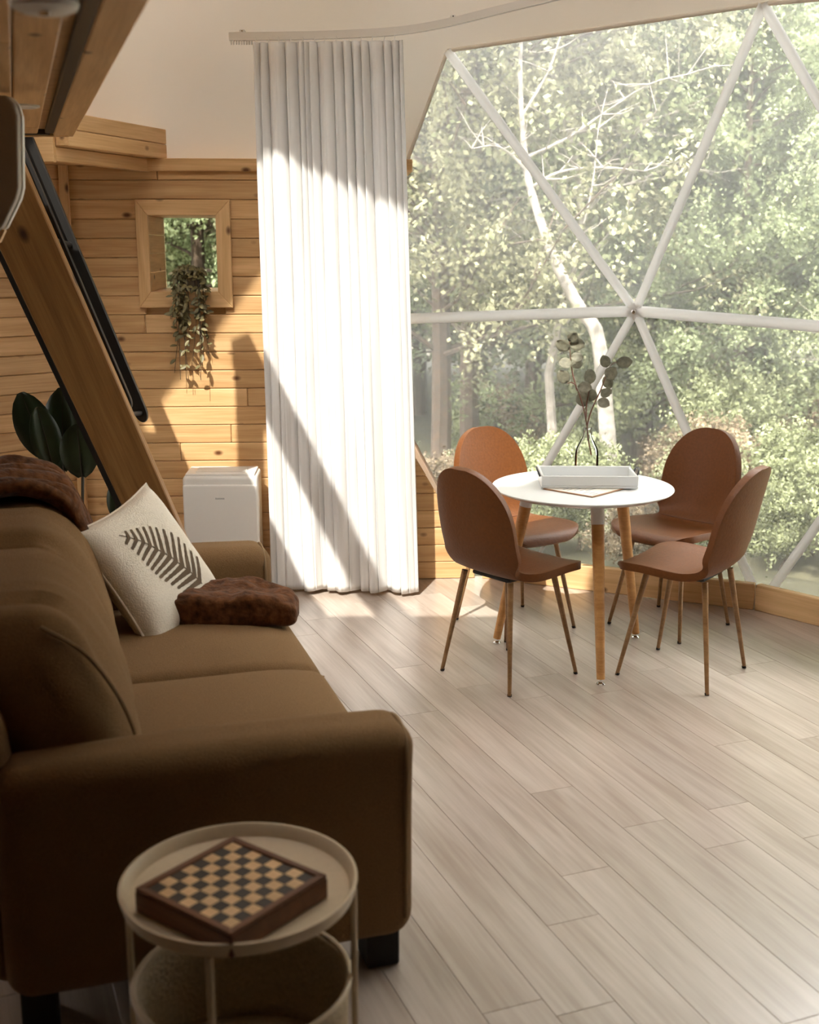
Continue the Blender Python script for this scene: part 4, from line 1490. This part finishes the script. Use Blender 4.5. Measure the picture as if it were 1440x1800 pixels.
for k, (a, b, w, tw) in enumerate(big):
    a, b = Vector(a), Vector(b)
    d = (b - a).normalized()
    side = Vector((tw, -1, 0.15))
    nrm = (side - d * side.dot(d)).normalized()
    lf_ = obj('leaf', leaf_mb((b - a).length, w, 0.10, 10), 'leaf_dark', PP, smooth=True, mtx=frame(a - pl, d, nrm.cross(d), nrm))
    solid(lf_, 0.0012)
    obj('midrib', MB().tube([a - pl + nrm * 0.003, a.lerp(b, 0.5) - pl + nrm * 0.004, b - pl - nrm * 0.01], [0.003, 0.002, 0.001], 6), 'stem_dark', PP, smooth=True)
    foot = Vector((0.02 * math.cos(k * 2.1), 0.02 * math.sin(k * 2.1), 0.235))
    obj('stem', MB().tube(catmull([foot, foot.lerp(a - pl, 0.5) + Vector((0.01, 0, 0.03)), a - pl], 5), 0.0052, 7), 'stem_dark', PP, smooth=True)

# ------------------------------------------------------------------ trailing plant on the window sill
HP_ = WB_O + WB_X * 0.59 + WB_N * 0.006 + Vector((0, 0, W2['z0'] + 0.0005))
HP = root('trailing_plant', 'trailing olive-green plant in a small grey pot on the window sill', 'potted plant', HP_, R_(3.4))
obj('pot', MB().lathe([(0.0, 0.0), (0.032, 0.0), (0.036, 0.01), (0.044, 0.075), (0.047, 0.078), (0.047, 0.086), (0.040, 0.086), (0.038, 0.070), (0.0, 0.068)], 28), 'pot', HP, smooth=True)
tr_r = random.Random(21)
tl_meshes = []
for w in (0.016, 0.012):
    tl_meshes.append(leaf_mb(0.034, w, 0.25, 4).mesh('leaf', True))
for k in range(26):
    a0 = -math.pi / 2 + tr_r.uniform(-1.5, 1.5)
    r_out = 0.05 + tr_r.random() * 0.035
    x = math.cos(a0) * r_out
    y = math.sin(a0) * r_out - 0.012
    y = min(y, -0.034)
    if k < 6:
        x = -0.05 - 0.05 * tr_r.random() + 0.01 * k
    drop = (0.10 + 0.30 * tr_r.random()) if k > 5 else (0.08 + 0.10 * tr_r.random())
    if k % 6 == 5:
        drop = 0.42
    pts = [Vector((0, 0, 0.075)), Vector((x * 0.6, y * 0.6, 0.115)), Vector((x, y - 0.008, 0.07)), Vector((x * 1.05, y - 0.012, -drop * 0.4)), Vector((x * 1.05 + tr_r.uniform(-0.03, 0.03), y - 0.012, -drop))]
    P = catmull(pts, 7)
    vine = obj('vine', MB().tube(P, 0.0013, 5), 'stem_dark', HP, smooth=True)
    for q in range(4, len(P) - 1, 2 if drop > 0.2 else 1):
        d = Vector((tr_r.uniform(-1, 1), tr_r.uniform(-1.0, 0.15), tr_r.uniform(-1.1, 0.2))).normalized()
        up = Vector((tr_r.uniform(-0.4, 0.4), -0.8, 0.5))
        nrm = (up - d * up.dot(d)).normalized()
        m = frame(P[q], d, nrm.cross(d), nrm) @ Matrix.Scale(0.75 + 0.5 * tr_r.random(), 4)
        link('leaf', tl_meshes[q % 2], vine, M['trail_leaf'], m)

# ------------------------------------------------------------------ fittings on the loft soffit
SD_ = root('smoke_detector', 'round smoke detector on the loft soffit, black base and pale cover', 'smoke detector', (-0.561, 1.958, LZ))
obj('base', MB().lathe([(0.0, 0.0), (0.050, 0.0), (0.052, -0.004), (0.052, -0.024), (0.0, -0.024)], 36), 'black', SD_, smooth=True)
obj('cover', MB().lathe([(0.050, -0.0242), (0.053, -0.028), (0.050, -0.036), (0.034, -0.043), (0.0, -0.044)], 36), 'plastic_white', SD_, smooth=True)
obj('test_button', MB().lathe([(0.010, -0.0436), (0.010, -0.048), (0.0, -0.049)], 16, (0.006, -0.018, 0)), 'chrome', SD_, smooth=True)
DL = root('downlight', 'small white recessed downlight in the loft soffit', 'downlight', (-1.099, 3.589, LZ))
obj('trim_ring', MB().lathe([(0.028, 0.0), (0.040, 0.0), (0.040, -0.005), (0.030, -0.008), (0.028, -0.004)], 32, closed=True), 'plastic_white', DL, smooth=True)
obj('lens', MB().lathe([(0.0, -0.003), (0.028, -0.003), (0.028, 0.0), (0.0, 0.0)], 32), 'lamp_disc', DL)

HU = root('hanging_panel', 'slim taupe panel with a pale rounded edge hanging beneath the loft', 'panel', (-1.05, 3.28, 1.70))
_o = [(-1.32, 2.055), (-1.045, 2.058), (-1.026, 2.038), (-1.018, 2.008), (-1.028, 1.828), (-1.037, 1.799), (-1.079, 1.725), (-1.12, 1.70), (-1.32, 1.70)]
_o = [(x + 1.05, z - 1.70) for x, z in _o]
m_up = Matrix.Rotation(R_(90), 4, 'X')
obj('face', MB().prism(_o, 0.0, 0.030), 'taupe', HU, smooth=True, bevel=0.006, seg=3, mtx=m_up)
obj('edge_trim', MB().prism([(x * 1.0 + 0.004, z) for x, z in _o], -0.020, -0.0005), 'plastic_white', HU, bevel=0.005, seg=2, mtx=m_up)
obj('hanger', MB().box((-0.20, -0.012, 0.350), (-0.10, 0.008, LZ - 1.70)), 'black', HU)
_w = [(-0.10, 0.045), (-0.030, 0.018), (-0.046, -0.012), (-0.10, -0.045)]
obj('wood_tail', MB().prism(_w, -0.012, 0.006), 'pine_pale', HU, mtx=m_up)
# ================================================================== FOREST OUTSIDE
frng = np.random.RandomState(5)
def leaves_mesh(name, centers, size, mat, stretch=1.6):
    n = len(centers)
    c = np.asarray(centers, dtype=np.float64)
    a = frng.normal(size=(n, 3)); a /= np.linalg.norm(a, axis=1)[:, None]
    b = frng.normal(size=(n, 3)); b -= a * (a * b).sum(1)[:, None]; b /= np.linalg.norm(b, axis=1)[:, None]
    s = size * frng.uniform(0.6, 1.35, size=(n, 1))
    v = np.empty((n, 4, 3))
    v[:, 0] = c - a * s * stretch / 2
    v[:, 1] = c + b * s / 2
    v[:, 2] = c + a * s * stretch / 2
    v[:, 3] = c - b * s / 2
    me = bpy.data.meshes.new(name)
    me.vertices.add(n * 4)
    me.vertices.foreach_set('co', v.reshape(-1))
    me.loops.add(n * 4)
    me.loops.foreach_set('vertex_index', np.arange(n * 4, dtype=np.int32))
    me.polygons.add(n)
    me.polygons.foreach_set('loop_start', np.arange(0, n * 4, 4, dtype=np.int32))
    me.polygons.foreach_set('loop_total', np.full(n, 4, dtype=np.int32))
    me.update(calc_edges=True)
    me.validate()
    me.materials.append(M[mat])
    return me

def trunk_mesh(h, r, lean, branches, rnd, low=0.25, wob=0.12):
    mb = MB()
    pts = [Vector((lean[0] * t * h + wob * noise.noise(Vector((t * 4, r * 50, 0))), lean[1] * t * h + wob * noise.noise(Vector((t * 4, r * 50, 9))), h * t)) for t in [k / 10 for k in range(11)]]
    mb.tube(pts, [r * (1 - 0.85 * k / 10) for k in range(11)], 8)
    tips = []
    for k in range(branches):
        t = rnd.uniform(low, 0.97)
        i0 = int(t * 10)
        p = pts[i0].lerp(pts[min(10, i0 + 1)], t * 10 - i0)
        az = rnd.uniform(0, 2 * math.pi)
        ln = h * rnd.uniform(0.12, 0.30) * (1.15 - t * 0.6)
        d = Vector((math.cos(az), math.sin(az), rnd.uniform(0.0, 0.75))).normalized()
        bp = [p]
        for q in range(1, 5):
            d = (d + Vector((rnd.uniform(-0.25, 0.25), rnd.uniform(-0.25, 0.25), rnd.uniform(-0.15, 0.25)))).normalized()
            bp.append(bp[-1] + d * ln / 4)
        rb = r * 0.28 * (1 - t * 0.6)
        mb.tube(bp, [rb * (1 - 0.8 * q / 4) for q in range(5)], 5)
        tips += bp[2:]
        for s in range(3):
            q0 = bp[2 + s % 3]
            d2 = (d + Vector((rnd.uniform(-1, 1), rnd.uniform(-1, 1), rnd.uniform(-0.4, 0.7)))).normalized()
            tw = [q0, q0 + d2 * ln * 0.18, q0 + d2 * ln * 0.34 + Vector((0, 0, rnd.uniform(-0.05, 0.08)))]
            mb.tube(tw, [rb * 0.4, rb * 0.28, rb * 0.12], 4)
            tips.append(tw[-1])
    return mb, tips

def tree_proto(kind, seed):
    rnd = random.Random(seed)
    if kind == 'broad':
        mb, tips = trunk_mesh(7.6, 0.11, (0.03, 0.0), 46, rnd, low=0.10)
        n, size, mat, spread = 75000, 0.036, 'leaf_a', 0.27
        bark = 'bark'
    elif kind == 'spruce':
        mb, tips = trunk_mesh(8.6, 0.10, (0.0, 0.01), 66, rnd, low=0.14, wob=0.03)
        n, size, mat, spread = 75000, 0.032, 'leaf_b', 0.22
        bark = 'bark'
    elif kind == 'birch':
        mb, tips = trunk_mesh(7.2, 0.085, (-0.02, 0.02), 26, rnd)
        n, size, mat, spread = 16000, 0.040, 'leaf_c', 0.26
        bark = 'bark_white'
    elif kind == 'bare':
        mb, tips = trunk_mesh(5.6, 0.050, (-0.05, 0.0), 60, rnd, wob=0.30)
        n, size, mat, spread = 5000, 0.038, 'leaf_c', 0.30
        bark = 'bark_pale'
    else:                                                             # shrub
        mb, tips = trunk_mesh(1.5, 0.03, (0.05, 0.0), 26, rnd)
        n, size, mat, spread = 16000, 0.034, ('leaf_c' if kind == 'shrub' else 'leaf_d'), 0.20
        bark = 'bark'
    tm = mb.mesh('trunk', True)
    tm.materials.append(M[bark])
    t = np.array([tuple(p) for p in tips])
    pick = t[frng.randint(0, len(t), n)]
    # clumpy sprays round the twigs
    clump = frng.normal(size=(len(t) * 3, 3)) * spread * np.array([1, 1, 0.6])
    which = frng.randint(0, len(t), n) % len(t)
    sub = frng.randint(0, 3, n)
    cen = t[which] + clump[which * 3 + sub] + frng.normal(size=(n, 3)) * spread * 0.33
    if kind == 'spruce':
        cen[:, 2] -= np.abs(frng.normal(size=n)) * 0.18
    cen[:, 2] = np.maximum(cen[:, 2], 0.05)
    lm = leaves_mesh('foliage', cen, size, mat)
    return tm, lm

PROTO = {k: tree_proto(k, s) for k, s in (('broad', 3), ('spruce', 4), ('birch', 8), ('bare', 12), ('shrub', 15), ('brush', 19))}
LAB = {'broad': ('leafy_tree', 'pale green leafy tree in the wood beyond the clear window', 'tree'),
       'spruce': ('spruce_tree', 'tall grey-green spruce in the wood beyond the clear window', 'tree'),
       'birch': ('birch_tree', 'slim pale-barked birch in the wood beyond the clear window', 'tree'),
       'bare': ('bare_tree', 'bleached bare-branched tree close to the clear window', 'tree'),
       'shrub': ('shrub', 'low leafy shrub on the forest floor outside', 'shrub'),
       'brush': ('dry_brush', 'low dry brown brush on the forest floor outside', 'shrub')}
def plant(kind, x, y, s=1.0, rz=0.0, label=None, lean=0.0):
    nm, lab, cat = LAB[kind]
    o = root(nm, label or lab, cat, (x, y, -0.47), rz, None if label else 'wood outside the dome: ' + nm.replace('_', ' '))
    o.scale = (s, s, s)
    o.rotation_euler = (0, lean, rz)
    tm, lm = PROTO[kind]
    link('trunk', tm, o)
    f = link('foliage', lm, o)
    f['kind'] = 'stuff'
    return o

# single trees one can point to
cb = root('crooked_birch', 'crooked white-barked tree straight behind the vase on the table', 'tree', (1.56, 9.0, -0.5))
o_ = Vector((1.56, 9.0, -0.5))
cpts = [Vector(q) - o_ for q in ((1.573, 9.0, -0.60), (1.534, 9.0, -0.02), (1.475, 9.0, 0.55), (1.403, 9.0, 1.02), (1.278, 9.03, 1.21), (1.113, 9.06, 1.50), (1.002, 9.08, 1.76), (0.89, 9.1, 2.09), (0.844, 9.1, 2.33), (0.80, 9.12, 2.9), (0.82, 9.1, 3.6))]
cc_ = catmull(cpts, 6)
obj('trunk', MB().tube(cc_, [0.072 * (1 - 0.88 * k / len(cc_)) * (1 + 0.12 * noise.noise(Vector((k * 0.6, 0, 0)))) for k in range(len(cc_))], 12), 'bark_white', cb, smooth=True)
br_ = random.Random(77)
for path in (((0.89, 9.1, 2.09), (1.094, 9.05, 2.20), (1.403, 9.0, 2.23), (1.692, 8.95, 2.20)), ((0.84, 9.1, 2.30), (1.149, 9.1, 2.44), (1.39, 9.05, 2.60), (1.708, 9.0, 2.80), (1.989, 9.0, 2.87)),
             ((0.867, 9.1, 2.2), (0.741, 9.05, 2.32), (0.616, 9.0, 2.38), (0.45, 9.0, 2.36)), ((1.10, 9.06, 1.52), (1.25, 9.0, 1.75), (1.33, 9.0, 2.1), (1.36, 9.0, 2.5)), ((0.82, 9.1, 2.6), (1.0, 9.1, 2.9), (1.1, 9.1, 3.2))):
    P = catmull([Vector(q) - o_ for q in path], 4)
    b = obj('branch', MB().tube(P, [0.012 * (1 - 0.75 * k / len(P)) for k in range(len(P))], 6), 'bark_white', cb, smooth=True)
    for k in range(2, len(P), 2):
        for q in range(2):
            d = Vector((br_.uniform(-1, 1), br_.uniform(-1, 1), br_.uniform(-0.2, 1))).normalized() * br_.uniform(0.15, 0.38)
            obj('twig', MB().tube([P[k], P[k] + d * 0.5 + Vector((0, 0, br_.uniform(-0.03, 0.03))), P[k] + d], [0.006, 0.004, 0.0015], 4), 'bark_white', b)
plant('bare', 1.30, 10.2, 0.95, 1.2, 'bleached bare-branched tree behind the crossing of the window struts')
plant('bare', 4.0, 9.2, 0.55, 4.0, 'leaning pale dead tree low in the window beside the outermost chair', lean=0.5)
fr = random.Random(31)
plant('spruce', 0.27, 10.3, 0.95, 0.6, 'dark-trunked spruce just beside the curtain edge')
plant('spruce', 0.56, 10.9, 1.0, 2.6, 'dark-trunked spruce between the curtain and the sunlit chair')
for k in range(9):
    plant('broad', -3.4 + k * 1.55 + fr.uniform(-0.4, 0.4), 13.2 + fr.uniform(-0.9, 0.9), fr.uniform(0.8, 1.05), fr.uniform(0, 6.28))
for k in range(8):
    plant('spruce', -2.6 + k * 1.6 + fr.uniform(-0.5, 0.5), 15.6 + fr.uniform(-0.8, 0.8), fr.uniform(0.85, 1.1), fr.uniform(0, 6.28))
for k in range(10):
    plant('broad' if k % 2 else 'spruce', -5.0 + k * 2.1 + fr.uniform(-0.5, 0.5), 19.5 + fr.uniform(-1.2, 1.2), fr.uniform(1.0, 1.3), fr.uniform(0, 6.28))
for k in range(5):
    plant('birch', -0.5 + k * 1.9 + fr.uniform(-0.4, 0.4), 12.0 + fr.uniform(-0.6, 1.6), fr.uniform(0.85, 1.1), fr.uniform(0, 6.28))
for k in range(5):
    plant('broad', 5.6 + fr.uniform(-0.6, 0.8), 4.0 + k * 2.0, fr.uniform(0.6, 0.8), fr.uniform(0, 6.28))
for k in range(16):
    plant('shrub' if k % 3 else 'brush', -0.6 + k * 0.42 + fr.uniform(-0.2, 0.2), 9.4 + fr.uniform(-0.9, 1.6), fr.uniform(0.4, 0.75) * (0.55 if k < 6 else 1), fr.uniform(0, 6.28))
for k in range(10):
    plant('brush' if k % 2 else 'shrub', -1.5 + k * 0.9 + fr.uniform(-0.3, 0.3), 11.6 + fr.uniform(-0.5, 0.9), fr.uniform(0.6, 1.0) * (0.6 if k < 4 else 1), fr.uniform(0, 6.28))

for k in range(16):
    plant('brush' if k % 2 else 'shrub', -4.6 + k * 1.05 + fr.uniform(-0.3, 0.3), 16.2 + fr.uniform(-1.0, 1.0), fr.uniform(1.7, 2.6), fr.uniform(0, 6.28))
for k in range(14):
    plant('shrub' if k % 3 else 'brush', -6.5 + k * 1.5 + fr.uniform(-0.3, 0.3), 22.5 + fr.uniform(-1.0, 1.0), fr.uniform(2.6, 3.6), fr.uniform(0, 6.28))

for k in range(13):
    plant('shrub' if k % 4 else 'brush', 0.2 + k * 0.33 + fr.uniform(-0.1, 0.1), 7.5 + 0.9 * fr.random(), fr.uniform(0.30, 0.50), fr.uniform(0, 6.28))
for k in range(8):
    plant('shrub' if k % 3 else 'brush', 2.3 + k * 0.28, 8.4 - k * 0.45 + fr.uniform(-0.3, 0.3), fr.uniform(0.40, 0.60), fr.uniform(0, 6.28))

for k in range(5):
    plant('broad', 1.9 + k * 0.85 + fr.uniform(-0.3, 0.3), 10.6 + fr.uniform(-0.5, 0.9), fr.uniform(0.50, 0.75), fr.uniform(0, 6.28))
